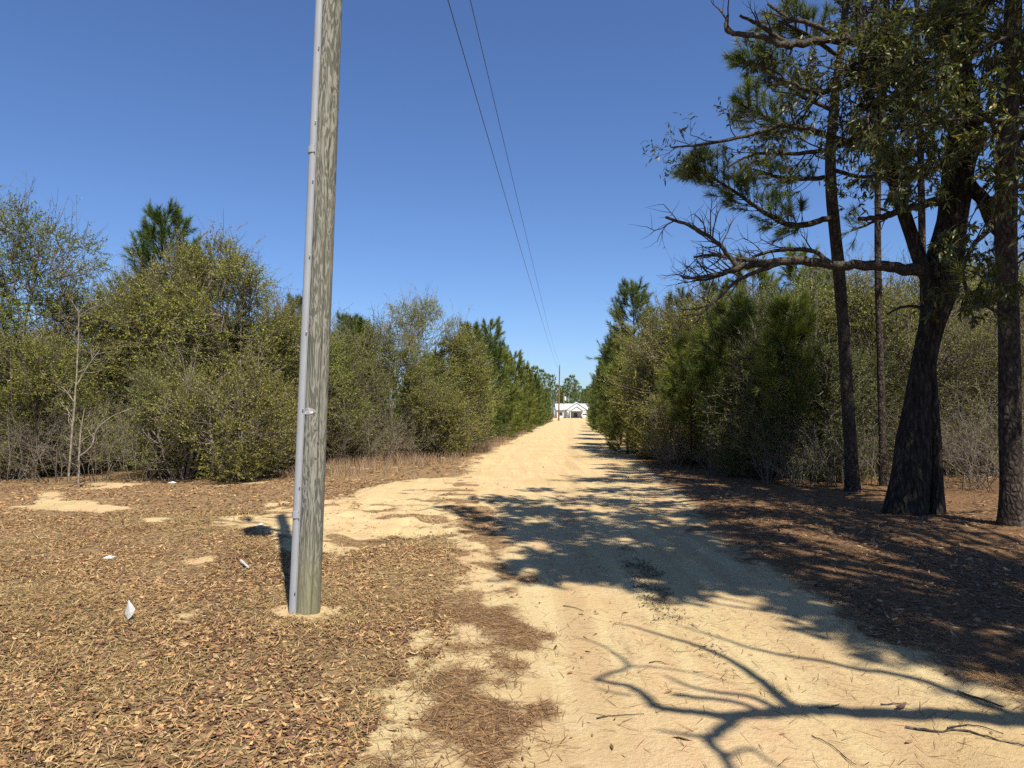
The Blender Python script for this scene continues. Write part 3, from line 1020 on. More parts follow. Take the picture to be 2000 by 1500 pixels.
def put_pine(kind, px, Y, H, label, group=None, name='young_pine'):
    m, h0 = PINES[kind]
    return plant(name, label, 'pine tree', m, at_px(px, Y), Y, vr.uniform(0, 6.28), H / h0, group)


GL, GR = 'bushes of the thicket on the left', 'bushes of the wood edge on the right'
# left thicket, front row
put_bush('tall', -70, 19.0, 7.8, 'tall leafy evergreen cut off by the left edge of the photo', GL)
put_bush('tall', 62, 19.0, 7.3, 'tallest evergreen of the left thicket, bare twigs standing out of its top', GL)
put_bush('mixed', 215, 20.5, 4.7, 'lower bush filling the dip between the two tallest evergreens on the left', GL)
put_bush('round', 345, 20.5, 6.3, 'tall rounded olive evergreen directly below the dark pine top left of the pole', GL, 1.1)
put_bush('round', 452, 20.2, 6.0, 'rounded olive evergreen with wispy crown between the pine top and the near pole', GL, 1.1)
put_bush('round', 400, 21.2, 6.7, 'broad dome of olive foliage behind the two rounded evergreens left of the pole', GL, 1.15)
put_bush('mixed', 590, 22.5, 4.4, 'bush directly behind the near pole', GL, 1.1)
put_bush('mixed', 150, 20.2, 5.2, 'green bush behind the pale bare sapling', GL, 1.1)
put_bush('olive', 545, 20.6, 4.8, 'sloping olive bush seen just left of the near pole', GL)
put_bush('mixed', 60, 17.8, 3.7, 'green bush with a lit hanging limb left of the pale bare sapling', GL, 1.1)
put_bush('low', 455, 17.2, 2.6, 'low dense olive bush at the front foot of the left thicket near the pole', GL, 1.15)
put_bush('thin', 300, 18.0, 3.0, 'sparse twiggy bush right of the pale bare sapling', GL)
put_bush('low', 355, 17.6, 2.3, 'low greyish bush between the sapling and the dense front bush', GL, 1.1)
put_bush('olive', 660, 24.0, 4.3, 'olive bush just right of the near pole, behind the dry grass', GL)
put_bush('thin', 700, 23.6, 3.4, 'thin brown twiggy bush at the thicket foot right of the near pole', GL)
put_bush('olive', 755, 26.0, 5.0, 'broad olive bush in the middle of the thicket right of the pole', GL, 1.1)
put_bush('round', 830, 28.0, 6.1, 'highest bush right of the near pole, its top a haze of bare twigs', GL, 1.0)
put_bush('olive', 905, 28.8, 4.7, 'olive bush bulging nearest to the sand road on the left', GL, 1.05)
put_bush('low', 850, 26.6, 2.6, 'low bush at the foot of the twig-topped bush by the verge', GL, 1.2)
for i, (px, Y, v, H, lab) in enumerate((
        (20, 16.8, 0, 2.2, 'leafless grey shrub at the bottom left corner of the thicket'),
        (105, 16.9, 1, 1.8, 'leafless shrub left of the pale bare sapling base'),
        (190, 16.9, 0, 2.1, 'leafless shrub just right of the pale bare sapling base'),
        (270, 17.0, 2, 2.4, 'leafless shrub in the shaded foot of the left thicket'),
        (540, 17.9, 1, 1.7, 'leafless shrub beside the low dense bush left of the pole'),
        (645, 22.6, 2, 2.8, 'leafless shrub standing right beside the near pole outline'),
        (690, 22.8, 0, 2.4, 'leafless shrub behind the grey dry grass strip'),
        (750, 24.2, 2, 2.4, 'leafless shrub below the broad olive bush'),
        (800, 25.2, 1, 1.6, 'low leafless shrub in the dark gap under the twig-topped bush'),
        (940, 29.5, 1, 1.5, 'low leafless shrub by the road verge at the end of the bushes'))):
    plant('bare_shrub', lab, 'shrub', BARE[v], at_px(px, Y), Y, vr.uniform(0, 6.28), H / (2.2, 1.7, 2.8)[v], 'leafless shrubs of the left thicket')
for i, (px, Y, v, H, lab) in enumerate((
        (1640, 15.6, 0, 1.6, 'leafless shrub just left of the slender pine trunk foot'),
        (1705, 15.4, 2, 2.2, 'leafless shrub between the two thin pine stems and the oak'),
        (1880, 14.2, 0, 2.2, 'leafless shrub just right of the oak trunk'),
        (1918, 15.2, 2, 2.8, 'taller leafless shrub midway between the oak and the right edge pine'),
        (1945, 13.6, 1, 1.5, 'low leafless shrub left of the right edge pine trunk'),
        (2000, 14.5, 2, 2.5, 'leafless shrub right of the right edge pine trunk'),
        (1860, 16.2, 1, 1.8, 'leafless shrub in the sunlit gap behind the oak'),
        (1560, 15.8, 1, 1.2, 'low leafless shrub in front of the dark evergreen bushes'),
        (1500, 16.6, 1, 1.3, 'low leafless shrub left of the dark evergreen bushes'),
        (1400, 18.6, 1, 1.3, 'low leafless shrub at the foot of the pine saplings'),
        (1320, 21.0, 1, 1.2, 'low leafless shrub at the right road edge'))):
    plant('bare_shrub', lab, 'shrub', BARE[v], at_px(px, Y), Y, vr.uniform(0, 6.28), H / (2.2, 1.7, 2.8)[v], 'leafless shrubs under the right wood edge')
put_bush('thin', 1955, 17.2, 4.4, 'thin bush left of the right edge pine trunk', GR)
put_bush('thin', 1850, 17.0, 3.8, 'thin bush peeping out right of the oak trunk', GR)
put_bush('olive', 1960, 22.0, 6.2, 'tall sunlit bush behind the right edge pine', GR)
put_bush('olive', 1780, 22.0, 5.8, 'tall bush showing left of the oak trunk', GR)
GPL, GPR = 'pines along the left of the road', 'pines along the right of the road'
for (k, px, Y, H, lab) in (
        ('c', 318, 23.0, 8.2, 'dark pine whose top rises above the left thicket'),
        ('b', 588, 27.0, 5.9, 'small pine top showing at the left side of the near pole'),
        ('b', 680, 31.0, 5.7, 'pine with two blunt tops right of the near pole behind the bushes'),
        ('b', 705, 33.0, 5.6, 'small pine behind the broad olive bush'),
        ('b', 918, 36.0, 6.0, 'narrow pine rising behind the bush nearest the road'),
        ('a', 958, 43.0, 7.1, 'bright conical pine, the first tall one beyond the left bushes'),
        ('b', 946, 40.0, 5.9, 'pine tucked behind the left bushes beside the bright conical pine'),
        ('a', 984, 49.0, 6.2, 'second bright pine in the row left of the road'),
        ('a', 1006, 56.0, 6.3, 'third bright pine in the row left of the road'),
        ('a', 1024, 65.0, 6.2, 'fourth bright pine in the row left of the road'),
        ('b', 1040, 76.0, 5.7, 'fifth pine in the row left of the road'),
        ('a', 1046, 88.0, 5.6, 'sixth pine in the row left of the road'),
        ('a', 1054, 101.0, 5.5, 'seventh pine in the row left of the road'),
        ('b', 1062, 116.0, 5.2, 'eighth pine in the row left of the road'),
        ('a', 1069, 132.0, 4.8, 'last pine of the left row, next to the far utility pole')):
    put_pine(k, px, Y, H, lab, GPL)
# right wood edge
for (k, px, Y, H, lab, w) in (
        ('olive', 1268, 26.5, 4.7, 'sunlit olive bush nearest the road on the right', 1.0),
        ('olive', 1308, 24.5, 5.3, 'large sunlit yellowish bush right of the road', 1.1),
        ('olive', 1372, 23.5, 5.4, 'sunlit bush under the drooping oak twig', 1.0),
        ('mixed', 1448, 22.5, 5.2, 'tall bush under the middle of the long horizontal oak limb', 1.0),
        ('mixed', 1525, 20.0, 4.9, 'bush under the horizontal limb left of the slender pine trunk', 1.0),
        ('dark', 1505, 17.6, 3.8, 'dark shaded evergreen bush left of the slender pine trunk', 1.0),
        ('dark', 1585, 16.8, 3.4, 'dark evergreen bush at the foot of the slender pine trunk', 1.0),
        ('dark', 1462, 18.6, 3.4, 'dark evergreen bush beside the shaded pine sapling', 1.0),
        ('mixed', 1625, 20.0, 5.3, 'bush behind the slender pine trunk', 1.0),
        ('olive', 1700, 19.5, 5.4, 'olive bush between the slender pine trunk and the oak', 0.95),
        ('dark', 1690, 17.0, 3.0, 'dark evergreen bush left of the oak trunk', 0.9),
        ('thin', 1790, 18.0, 4.8, 'thin bush straight behind the double oak trunk', 1.0),
        ('round', 1890, 20.5, 5.9, 'sunlit olive bush in the gap right of the oak', 1.0),
        ('thin', 1930, 16.6, 3.6, 'thin bush in front of the gap right of the oak', 0.9),
        ('mixed', 2000, 19.5, 5.6, 'bush behind the pine trunk at the right edge', 1.0),
        ('low', 1300, 22.6, 2.0, 'low bush at the roadside foot of the sunlit bushes', 1.0),
        ('thin', 1390, 20.6, 2.6, 'thin low bush beside the leaning pine sapling', 0.9)):
    put_bush(k, px, Y, H, lab, GR, w)
for (k, px, Y, H, lab) in (
        ('c', 1242, 31.0, 7.3, 'tall dark pine standing over the sunlit bushes right of the road'),
        ('b', 1212, 36.0, 5.6, 'pine beside the tall dark one, nearer to the road'),
        ('c', 1196, 44.0, 6.3, 'third pine of the row right of the road'),
        ('b', 1184, 53.0, 5.6, 'fourth pine of the row right of the road'),
        ('a', 1176, 64.0, 5.4, 'fifth pine of the row right of the road'),
        ('b', 1171, 78.0, 5.3, 'sixth pine of the row right of the road'),
        ('a', 1166, 95.0, 5.4, 'seventh pine of the row right of the road'),
        ('a', 1161, 122.0, 5.6, 'last pine of the right row, next to the white vehicle'),
        ('s', 1348, 20.4, 3.7, 'pine sapling on a bare thin stem at the right road edge'),
        ('s', 1425, 19.0, 4.5, 'shaded pine sapling right of the one on a bare stem'),
        ('s', 1545, 17.0, 4.2, 'dark pine sapling among the dark evergreen bushes'),
        ('a', 1225, 29.0, 4.6, 'low full pine at the right road edge before the tall dark one'),
        ('a', 1478, 24.0, 6.6, 'light green pine top below the middle of the horizontal oak limb'),
        ('a', 1575, 23.5, 6.7, 'light green pine top left of the slender pine trunk'),
        ('a', 1612, 25.0, 6.6, 'light green pine top hard against the slender pine trunk'),
        ('b', 1400, 26.0, 6.2, 'pine top behind the drooping oak twig'),
        ('b', 1330, 28.0, 6.2, 'pine top behind the large yellowish bush')):
    put_pine(k, px, Y, H, lab, GPR)
# deep rows: nothing in the photo tells these apart
for side, lab, lab2 in ((-1, 'bush deep in the left thicket behind its front row', 'pine deep in the left thicket'), (1, 'bush deep in the right wood behind its edge', 'pine deep in the right wood')):
    for i in range(60):
        Y = vr.uniform(21.5, 36) if side < 0 else vr.uniform(21, 40)
        if side < 0:
            x = vr.uniform(-26, min(-5.2, -0.22 * Y - 0.8) + 0.10 * (Y - 22))
            if Y < 26 and x > -8:
                Y += 4
        else:
            x = vr.uniform(7.5 if Y < 30 else 8.5, 27)
        if i % 5 == 4:
            m, h0 = PINES['b']
            plant('young_pine', lab2, 'pine tree', m, x, Y, vr.uniform(0, 6.28), vr.uniform(4.2, 5.4) / h0, 'pines inside the thickets')
        else:
            k = ('olive', 'mixed', 'thin', 'round')[i % 4]
            m, h0 = BUSH[k]
            plant('evergreen_bush', lab, 'bush', m, x, Y, vr.uniform(0, 6.28), (vr.uniform(3.6, 4.6) if side < 0 else vr.uniform(4.4, 6.2)) / h0, 'bushes inside the ' + ('left' if side < 0 else 'right') + ' wood')
    for i in range(26):                                     # second row of pines behind the roadside ones
        Y = vr.uniform(44, 140)
        x = (-4.8 + (Y - 44) * 0.105 - vr.uniform(0, 9)) if side < 0 else (11.6 + (Y - 44) * 0.06 + vr.uniform(0, 10))
        m, h0 = PINES['ab'[i % 2]]
        plant('young_pine', 'pine behind the row ' + ('left' if side < 0 else 'right') + ' of the road', 'pine tree', m, x, Y, vr.uniform(0, 6.28), (vr.uniform(4.6, 6.0) - max(0, Y - 70) * 0.018) / h0, 'pines inside the thickets')

# ------------------------------------------------------------------ trees of the right roadside
def ridged(mb, pts, rad, k, seed, amp=0.06, flare=0.0, ridges=0, col=(1, 1, 1)):
    """trunk tube with an uneven, ridged skin"""
    pts, rad = np.asarray(pts, float), np.asarray(rad, float)
    n = len(pts)
    T = nrm(np.gradient(pts, axis=0))
    U = nrm(np.cross(T, np.array([0, 1.0, 0])))
    W = np.cross(T, U)
    a = np.arange(k) * 2 * math.pi / k
    ln = np.concatenate([[0], np.cumsum(np.linalg.norm(np.diff(pts, axis=0), axis=1))])
    A, Ln = np.meshgrid(a, ln)
    nz = (fbm(np.cos(A) * 1.6 + 7, np.sin(A) * 1.6 + Ln * 0.9, 1.0, 3, seed) - 0.5) * 2
    fine = (fbm(A * k / 6.283 * 0.55, Ln * 2.2, 1.0, 2, seed + 5) - 0.5) * 2
    rr = rad[:, None] * (1 + amp * nz) + np.minimum(rad[:, None] * 0.09, 0.018) * fine
    if flare:
        rr = rr * (1 + flare * np.exp(-Ln / 0.35) * (0.55 + 0.45 * np.cos(A * 4 + seed)))
    V = pts[:, None, :] + rr[:, :, None] * (np.cos(A)[:, :, None] * U[:, None, :] + np.sin(A)[:, :, None] * W[:, None, :])
    idx = np.arange(n * k).reshape(n, k)
    nx = np.roll(idx, -1, 1)
    q = np.stack([idx[:-1], nx[:-1], nx[1:], idx[1:]], -1).reshape(-1, 4)
    mb.add(V, quads=q, col=col)


def px_line(rows, base):
    """rows of (px, py, depth, width in px) -> local points and radii"""
    pts = np.array([P(a, b, d) for a, b, d, w in rows]) - base
    rad = np.array([w / F_PX * d / 2 for a, b, d, w in rows])
    return pts, rad


OAKL = [(0.0539, 0.0698, 0.0194), (0.0697, 0.0845, 0.0233), (0.0412, 0.0551, 0.0168), (0.0887, 0.0991, 0.0292), (0.1077, 0.1102, 0.0324), (0.057, 0.0624, 0.0194)]


def limb_and_twigs(wood, rng, rows, base, tips, nsub, L, lvl=2, up=0.03, start=0.25, side=None, k=9, per=5, wobl=0.18, nch=4):
    p, r = px_line(rows, base)
    p, r = spline(p, r, per, wobl, rng)
    ridged(wood, p, r, k, int(rng.integers(1e6)), 0.10)
    out = {}
    n = len(p)
    for s in range(nsub):
        f = rng.uniform(start, 1.0) * (n - 2)
        i = int(f)
        q = p[i] + (p[i + 1] - p[i]) * (f - i)
        t = nrm(p[i + 1] - p[i])
        d = nrm(t * rng.uniform(0.3, 0.9) + perp(t, rng) * rng.uniform(0.5, 1.0) + np.array([0, 0, 0.15]) + (np.array(side) if side is not None else 0))
        branch(rng, q, d, L * rng.uniform(0.6, 1.15), max(0.006, r[i] * 0.38), 0, lvl, out, tips, up, 0.2, nch, 5)
    mesh_branches(wood, out, (5, 4, 3, 3))
    return p, r


# --- the oak with two fused stems
ob = np.array([*G(1785, 1004), 0.0])
ob[2] = hz(ob[0], ob[1])
OD = ob[1]
oak = thing('oak_tree', 'massive dark oak with two fused trunks and a long bare horizontal limb', 'oak tree', ob)
rg = np.random.default_rng(501)
trunk = MB()
p, r = px_line([(1766, 1035, OD, 86), (1772, 985, OD, 76), (1779, 925, OD, 69), (1786, 866, OD, 62), (1793, 790, OD, 50), (1801, 712, OD, 40), (1818, 636, OD, 42), (1834, 560, OD, 62), (1846, 500, OD, 62), (1860, 430, OD, 54), (1872, 330, OD, 56), (1884, 260, OD, 60),
                (1878, 180, OD, 52), (1862, 90, OD, 48), (1846, 0, OD, 48), (1822, -120, OD, 44), (1800, -280, OD, 36), (1790, -450, OD, 26)], ob)
ridged(trunk, *spline(p, r, 7), 48, 11, 0.10, 0.08)
p, r = px_line([(1832, 1040, OD - 0.1, 38), (1829, 985, OD - 0.1, 30), (1827, 900, OD - 0.1, 24), (1822, 800, OD - 0.08, 22), (1817, 712, OD - 0.05, 22), (1832, 636, OD - 0.03, 26), (1852, 570, OD, 36), (1862, 500, OD, 34)], ob)
ridged(trunk, *spline(p, r, 7), 28, 12, 0.10, 0.12)
p, r = px_line([(1862, 150, OD, 40), (1895, 60, OD, 44), (1912, -40, OD - 0.2, 42), (1940, -200, OD - 0.4, 34), (1960, -420, OD - 0.6, 20)], ob)
ridged(trunk, *spline(p, r, 6), 20, 13)
p, r = px_line([(1826, 566, OD, 34), (1802, 522, OD, 28), (1780, 460, OD, 25), (1757, 390, OD, 24), (1732, 310, OD, 22), (1708, 240, OD + 0.2, 19), (1690, 150, OD + 0.4, 20), (1680, 40, OD + 0.6, 15), (1670, -80, OD + 0.8, 9)], ob)
ridged(trunk, *spline(p, r, 6), 16, 14, 0.08)
p, r = px_line([(1866, 300, OD, 26), (1888, 350, OD - 0.1, 26), (1902, 372, OD - 0.15, 26), (1922, 392, OD - 0.2, 26), (1938, 440, OD - 0.3, 20), (1962, 470, OD - 0.3, 10)], ob)
ridged(trunk, *spline(p, r, 6), 14, 15, 0.08)
trunk.obj('trunk', M['oak_bark'], oak, smooth=True)
hl = []


def limb_part(rows, tips, ns, L, *a, **kw):
    w_ = MB()
    limb_and_twigs(w_, rg, rows, ob, tips, ns, L, *a, **kw)
    return w_.obj('limb', M['limb_bark'], oak, smooth=True)


LIMB = [(1800, 528, OD, 26), (1740, 522, OD - 0.1, 21), (1680, 518, OD - 0.2, 19), (1620, 515, OD - 0.3, 18), (1560, 508, OD - 0.4, 18), (1500, 514, OD - 0.5, 15), (1450, 522, OD - 0.6, 12), (1400, 536, OD - 0.7, 9), (1345, 543, OD - 0.8, 6), (1330, 538, OD - 0.8, 4)]
limb_part(LIMB, hl, 13, 0.42, 1, 0.06, 0.45)
for rows in ([(1440, 520, OD - 0.6, 11), (1415, 488, OD - 0.55, 9), (1385, 462, OD - 0.5, 8), (1345, 440, OD - 0.5, 7), (1300, 424, OD - 0.5, 5)],
             [(1500, 512, OD - 0.5, 9), (1430, 505, OD - 0.4, 8), (1395, 498, OD - 0.4, 7), (1355, 502, OD - 0.4, 4)],
             [(1620, 512, OD - 0.3, 10), (1590, 492, OD - 0.2, 9), (1540, 487, OD - 0.1, 8), (1490, 495, OD, 6), (1452, 512, OD, 5)],
             [(1530, 512, OD - 0.45, 9), (1480, 530, OD - 0.6, 8), (1440, 548, OD - 0.7, 7), (1405, 580, OD - 0.8, 6), (1375, 606, OD - 0.9, 5), (1356, 632, OD - 1, 3)],
             [(1420, 533, OD - 0.6, 7), (1385, 545, OD - 0.6, 5), (1352, 548, OD - 0.6, 3)]):
    limb_part(rows, hl, 11, 0.5, 1, 0.05, 0.2, k=6)
for rows in ([(1850, 390, OD, 20), (1800, 400, OD, 17), (1755, 412, OD - 0.1, 15), (1715, 424, OD - 0.1, 12), (1676, 428, OD - 0.1, 8)],
             [(1815, 608, OD, 8), (1785, 598, OD, 6), (1755, 602, OD - 0.1, 5), (1732, 614, OD - 0.1, 4)]):
    limb_part(rows, hl, 2, 0.35, 1, 0.02, 0.4, k=7)
# upper limbs with leafy twigs
for rows, ns, L in (([(1868, 130, OD, 30), (1820, 60, OD - 0.2, 27), (1775, 25, OD - 0.3, 24), (1735, 48, OD - 0.4, 20), (1690, 82, OD - 0.5, 19), (1640, 76, OD - 0.5, 17), (1590, 80, OD - 0.6, 16), (1530, 88, OD - 0.7, 14), (1490, 72, OD - 0.7, 11), (1440, 66, OD - 0.8, 10), (1418, 56, OD - 0.8, 9), (1422, 30, OD - 0.8, 5)], 5, 0.6),
                    ([(1540, 88, OD - 0.7, 12), (1510, 66, OD - 0.7, 9), (1478, 46, OD - 0.7, 8), (1444, 30, OD - 0.7, 5)], 3, 0.4),
                    ([(1640, 76, OD - 0.5, 12), (1580, 45, OD - 0.4, 10), (1540, 35, OD - 0.3, 8), (1500, 8, OD - 0.2, 6)], 4, 0.5)):
    limb_part(rows, hl, ns, L, 1, 0.04, 0.3, k=8)
lt, hl2 = [], []
for rows, ns, L in (([(1740, 300, OD, 20), (1690, 290, OD - 0.3, 16), (1620, 268, OD - 0.5, 13), (1540, 245, OD - 0.7, 10), (1470, 262, OD - 0.8, 8), (1390, 280, OD - 0.9, 6), (1310, 288, OD - 1, 3)], 10, 0.55),
                    ([(1700, 250, OD + 0.1, 14), (1640, 285, OD - 0.1, 11), (1560, 300, OD - 0.3, 8), (1480, 300, OD - 0.4, 6), (1420, 325, OD - 0.5, 4)], 9, 0.55),
                    ([(1690, 150, OD + 0.3, 16), (1640, 170, OD, 13), (1590, 180, OD - 0.2, 11), (1540, 160, OD - 0.4, 8), (1500, 150, OD - 0.5, 5)], 7, 0.6),
                    ([(1880, 250, OD, 24), (1800, 220, OD - 0.5, 20), (1740, 200, OD - 0.9, 16), (1680, 205, OD - 1.2, 10)], 20, 0.8),
                    ([(1870, 120, OD, 24), (1790, 130, OD - 0.4, 18), (1730, 150, OD - 0.8, 14), (1660, 130, OD - 1, 8)], 18, 0.8),
                    ([(1885, 240, OD, 24), (1940, 220, OD - 0.5, 20), (2010, 190, OD - 0.8, 14)], 16, 0.8),
                    ([(1925, 395, OD - 0.2, 16), (1960, 380, OD - 0.5, 12), (2020, 350, OD - 0.8, 8)], 9, 0.7),
                    ([(1940, 440, OD - 0.3, 12), (1900, 480, OD - 0.6, 9), (1880, 540, OD - 0.8, 7), (1905, 600, OD - 0.9, 4)], 9, 0.5),
                    ([(1685, 80, OD + 0.6, 14), (1740, 30, OD + 0.5, 12), (1790, -40, OD + 0.4, 8)], 16, 0.8),
                    ([(1900, 20, OD, 24), (1990, -40, OD - 0.4, 18), (2080, -80, OD - 0.8, 10)], 16, 0.9),
                    ([(1880, 300, OD, 16), (1830, 330, OD - 0.5, 12), (1780, 350, OD - 0.9, 8), (1740, 400, OD - 1.1, 5)], 11, 0.6),
                    ([(1800, -280, OD, 30), (1700, -420, OD - 0.6, 22), (1620, -520, OD - 1, 12)], 14, 1.1),
                    ([(1790, -440, OD, 22), (1900, -600, OD + 0.5, 16), (2000, -700, OD + 1, 10)], 14, 1.1),
                    ([(1960, -400, OD - 0.6, 20), (2080, -480, OD - 1.2, 12)], 12, 1.1)):
    limb_part(rows, hl2 if ns < 11 and L == 0.55 else lt, ns if L == 0.55 else int(ns * 1.35), L, 2, 0.0, 0.25, k=7)
lf = MB()
tip_leaves(lf, rg, lt, 8, 0.10, 0.026, OAKL, 0.4, True)
tip_leaves(lf, rg, hl2, 3, 0.09, 0.024, OAKL, 0.5, True)
tip_leaves(lf, rg, hl[::7], 1, 0.06, 0.018, [(0.3, 0.16, 0.07)], 0.3, True)
lf.obj('crown', M['oak_leaf'], oak)

# --- slender pines
def tall_pine(label, rows, tiers, seed, name='pine_tree', needles=75):
    base = np.array([*G(rows[0][0], rows[0][1]), 0.0])
    base[2] = hz(base[0], base[1])
    t = thing(name, label, 'pine tree', base)
    rgp = np.random.default_rng(seed)
    d0 = base[1]
    tr = MB()
    full = [(a, b, d0, w) for a, b, w in rows]
    full[0] = (rows[0][0], rows[0][1] + 30, d0, rows[0][2] * 1.25)
    p, r = px_line(full, base)
    p, r = spline(p, r, 6)
    ridged(tr, p, r, 18, seed, 0.07, 0.2)
    tr.obj('trunk', M['pine_bark'], t, smooth=True)
    nd = MB()
    for (brow, ntuft) in tiers:
        wd = MB()
        bp, brd = px_line([(a, b, d0 + dd, w) for a, b, dd, w in brow], base)
        bp, brd = spline(bp, brd, 5, 0.15, rgp)
        ridged(wd, bp, brd, 7, seed + 3, 0.1)
        tb, ta, sb, sr = [], [], [], []
        n = len(bp)
        for s in range(ntuft):
            f = (1 - rgp.random() ** 1.6 * 0.75) * (n - 2)
            i = int(f)
            q = bp[i] + (bp[min(i + 1, n - 1)] - bp[i]) * (f - i)
            ax = nrm(bp[min(i + 1, n - 1)] - bp[i])
            d = nrm(ax * 0.55 + perp(ax, rgp) * 0.8 + np.array([0, 0, 0.35]))
            l = rgp.uniform(0.12, 0.55)
            e = q + d * l
            sb.append([q, q + d * l * 0.55 - np.array([0, 0, 0.02]), e])
            sr.append([0.009, 0.007, 0.005])
            tb.append(e - d * 0.06)
            ta.append(nrm(d + np.array([0, 0, 0.25])))
        tb.append(bp[-1]); ta.append(nrm(bp[-1] - bp[-2]))
        tubes(sb, sr, 4, (1, 1, 1), wd)
        wd.obj('limb', M['pine_bark'], t, smooth=True)
        tufts(nd, rgp, tb, ta, needles, 0.22, 0.010, 0.20, PINE_C, (0.35, 1.15))
    nd.obj('crown', M['needle'], t)
    return t


tall_pine('slender dark pine with upswept needle branch left of the oak', [(1667, 962, 27), (1662, 880, 24), (1655, 780, 23), (1648, 650, 22), (1636, 500, 22), (1626, 400, 21), (1622, 300, 19), (1632, 180, 17), (1645, 80, 15), (1655, -40, 13), (1662, -220, 9), (1668, -400, 4)],
          [([(1628, 422, 0, 12), (1592, 434, -0.2, 12), (1545, 441, -0.4, 11), (1500, 420, -0.6, 9), (1450, 385, -0.7, 7), (1400, 352, -0.8, 5), (1362, 332, -0.8, 3)], 120),
           ([(1625, 345, 0, 10), (1580, 350, 0.4, 9), (1520, 345, 0.7, 7), (1470, 330, 0.9, 4)], 50),
           ([(1623, 330, 0, 9), (1680, 345, -0.3, 8), (1720, 340, -0.5, 5), (1750, 345, -0.6, 3)], 45),
           ([(1624, 265, 0, 10), (1570, 255, -0.3, 9), (1510, 235, -0.5, 7), (1450, 205, -0.6, 4)], 75),
           ([(1628, 215, 0, 9), (1570, 190, 0.4, 8), (1510, 150, 0.7, 6), (1455, 110, 0.9, 3)], 75),
           ([(1634, 170, 0, 9), (1700, 150, -0.5, 7), (1760, 120, -0.8, 4)], 50),
           ([(1640, 110, 0, 9), (1580, 70, -0.4, 7), (1520, 40, -0.6, 4)], 50),
           ([(1645, 80, 0, 8), (1690, 30, 0.5, 6), (1740, -10, 0.8, 3)], 30),
           ([(1650, 10, 0, 8), (1590, -30, 0.3, 6), (1530, -60, 0.5, 3)], 26),
           ([(1655, -40, 0, 7), (1710, -90, -0.4, 5), (1760, -120, -0.6, 3)], 24),
           ([(1660, -160, 0, 6), (1610, -220, 0.2, 4), (1580, -260, 0.3, 3)], 20),
           ([(1664, -280, 0, 5), (1700, -330, -0.2, 3), (1715, -370, -0.2, 2)], 16)], 601)
tall_pine('thin straight pine stem between the slender pine and the oak', [(1728, 955, 16), (1724, 860, 14), (1720, 720, 13), (1716, 580, 13), (1714, 440, 12), (1716, 300, 11), (1722, 150, 10), (1730, 0, 8), (1736, -200, 4)],
          [([(1715, 430, 0, 6), (1690, 440, 0.2, 5), (1660, 452, 0.3, 3)], 8),
           ([(1716, 330, 0, 6), (1760, 300, 0.3, 5), (1790, 280, 0.5, 3)], 14),
           ([(1722, 150, 0, 7), (1780, 120, -0.2, 5), (1820, 80, -0.3, 3)], 22),
           ([(1726, 70, 0, 6), (1680, 40, 0.2, 5), (1650, 0, 0.3, 3)], 22),
           ([(1730, -10, 0, 6), (1780, -60, 0.1, 5), (1810, -100, 0.2, 3)], 20),
           ([(1734, -120, 0, 5), (1700, -180, 0.2, 3), (1690, -220, 0.2, 2)], 18)], 602, needles=50)
tall_pine('straight scaly pine trunk at the right edge of the photo', [(1976, 1032, 44), (1975, 950, 40), (1973, 800, 38), (1970, 640, 37), (1966, 480, 38), (1966, 340, 40), (1972, 180, 34), (1978, 40, 30), (1984, -120, 24), (1990, -360, 14)],
          [([(1970, 620, 0, 8), (1930, 600, -0.5, 6), (1900, 585, -0.7, 4)], 7),
           ([(1975, 90, 0, 12), (1920, 60, 0.3, 9), (1860, 20, 0.5, 5)], 26),
           ([(1980, 0, 0, 12), (2050, -40, -0.3, 9), (2110, -70, -0.5, 5)], 26),
           ([(1984, -120, 0, 10), (1920, -190, -0.2, 7), (1870, -230, -0.3, 4)], 24),
           ([(1986, -230, 0, 9), (2060, -300, 0.3, 6), (2110, -330, 0.4, 4)], 22)], 603, needles=50)
tall_pine('thin pine stem seen just left of the upper oak trunk', [(1818, 975, 15), (1812, 860, 14), (1806, 700, 13), (1803, 560, 13), (1800, 420, 13), (1798, 300, 12), (1796, 180, 11), (1790, 0, 9), (1786, -200, 4)],
          [([(1799, 330, 0, 6), (1840, 310, 0.3, 4), (1860, 300, 0.4, 3)], 8),
           ([(1796, 130, 0, 6), (1740, 90, 0.2, 5), (1700, 60, 0.3, 3)], 16),
           ([(1792, 40, 0, 6), (1840, 0, 0.2, 5), (1870, -30, 0.3, 3)], 16),
           ([(1788, -90, 0, 5), (1750, -150, 0.2, 3), (1740, -190, 0.2, 2)], 16)], 604, needles=45)

# --- big oak beside the camera: only its lowest leaf sprays are in view, its shade lies over the road
eb = np.array([7.6, -0.6, 0.0])
big = thing('oak_tree', 'near oak whose leafy twigs hang into the top right corner', 'oak tree', eb)
rg = np.random.default_rng(701)
tr = MB()
tp, trr = spline([(0, 0, -0.3), (-0.05, 0, 1.5), (-0.2, 0.1, 3.2), (-0.5, 0.3, 5.0), (-0.7, 0.6, 7.5), (-0.6, 0.9, 10.0), (-0.4, 1.2, 12.5)], [0.55, 0.44, 0.40, 0.36, 0.27, 0.18, 0.07], 6)
ridged(tr, tp, trr, 36, 21, 0.05, 0.35)
tr.obj('trunk', M['oak_bark'], big, smooth=True)


def cast(px, py, h):
    """point at height h whose shadow falls on the ground at this pixel"""
    g = G(px, py)
    k = h / TO_SUN[2]
    return np.array([g[0] + TO_SUN[0] * k, g[1] + TO_SUN[1] * k, h]) - eb


wood, ltips = MB(), []
trunk_at = lambda z: tp[np.argmin(np.abs(tp[:, 2] - z))]


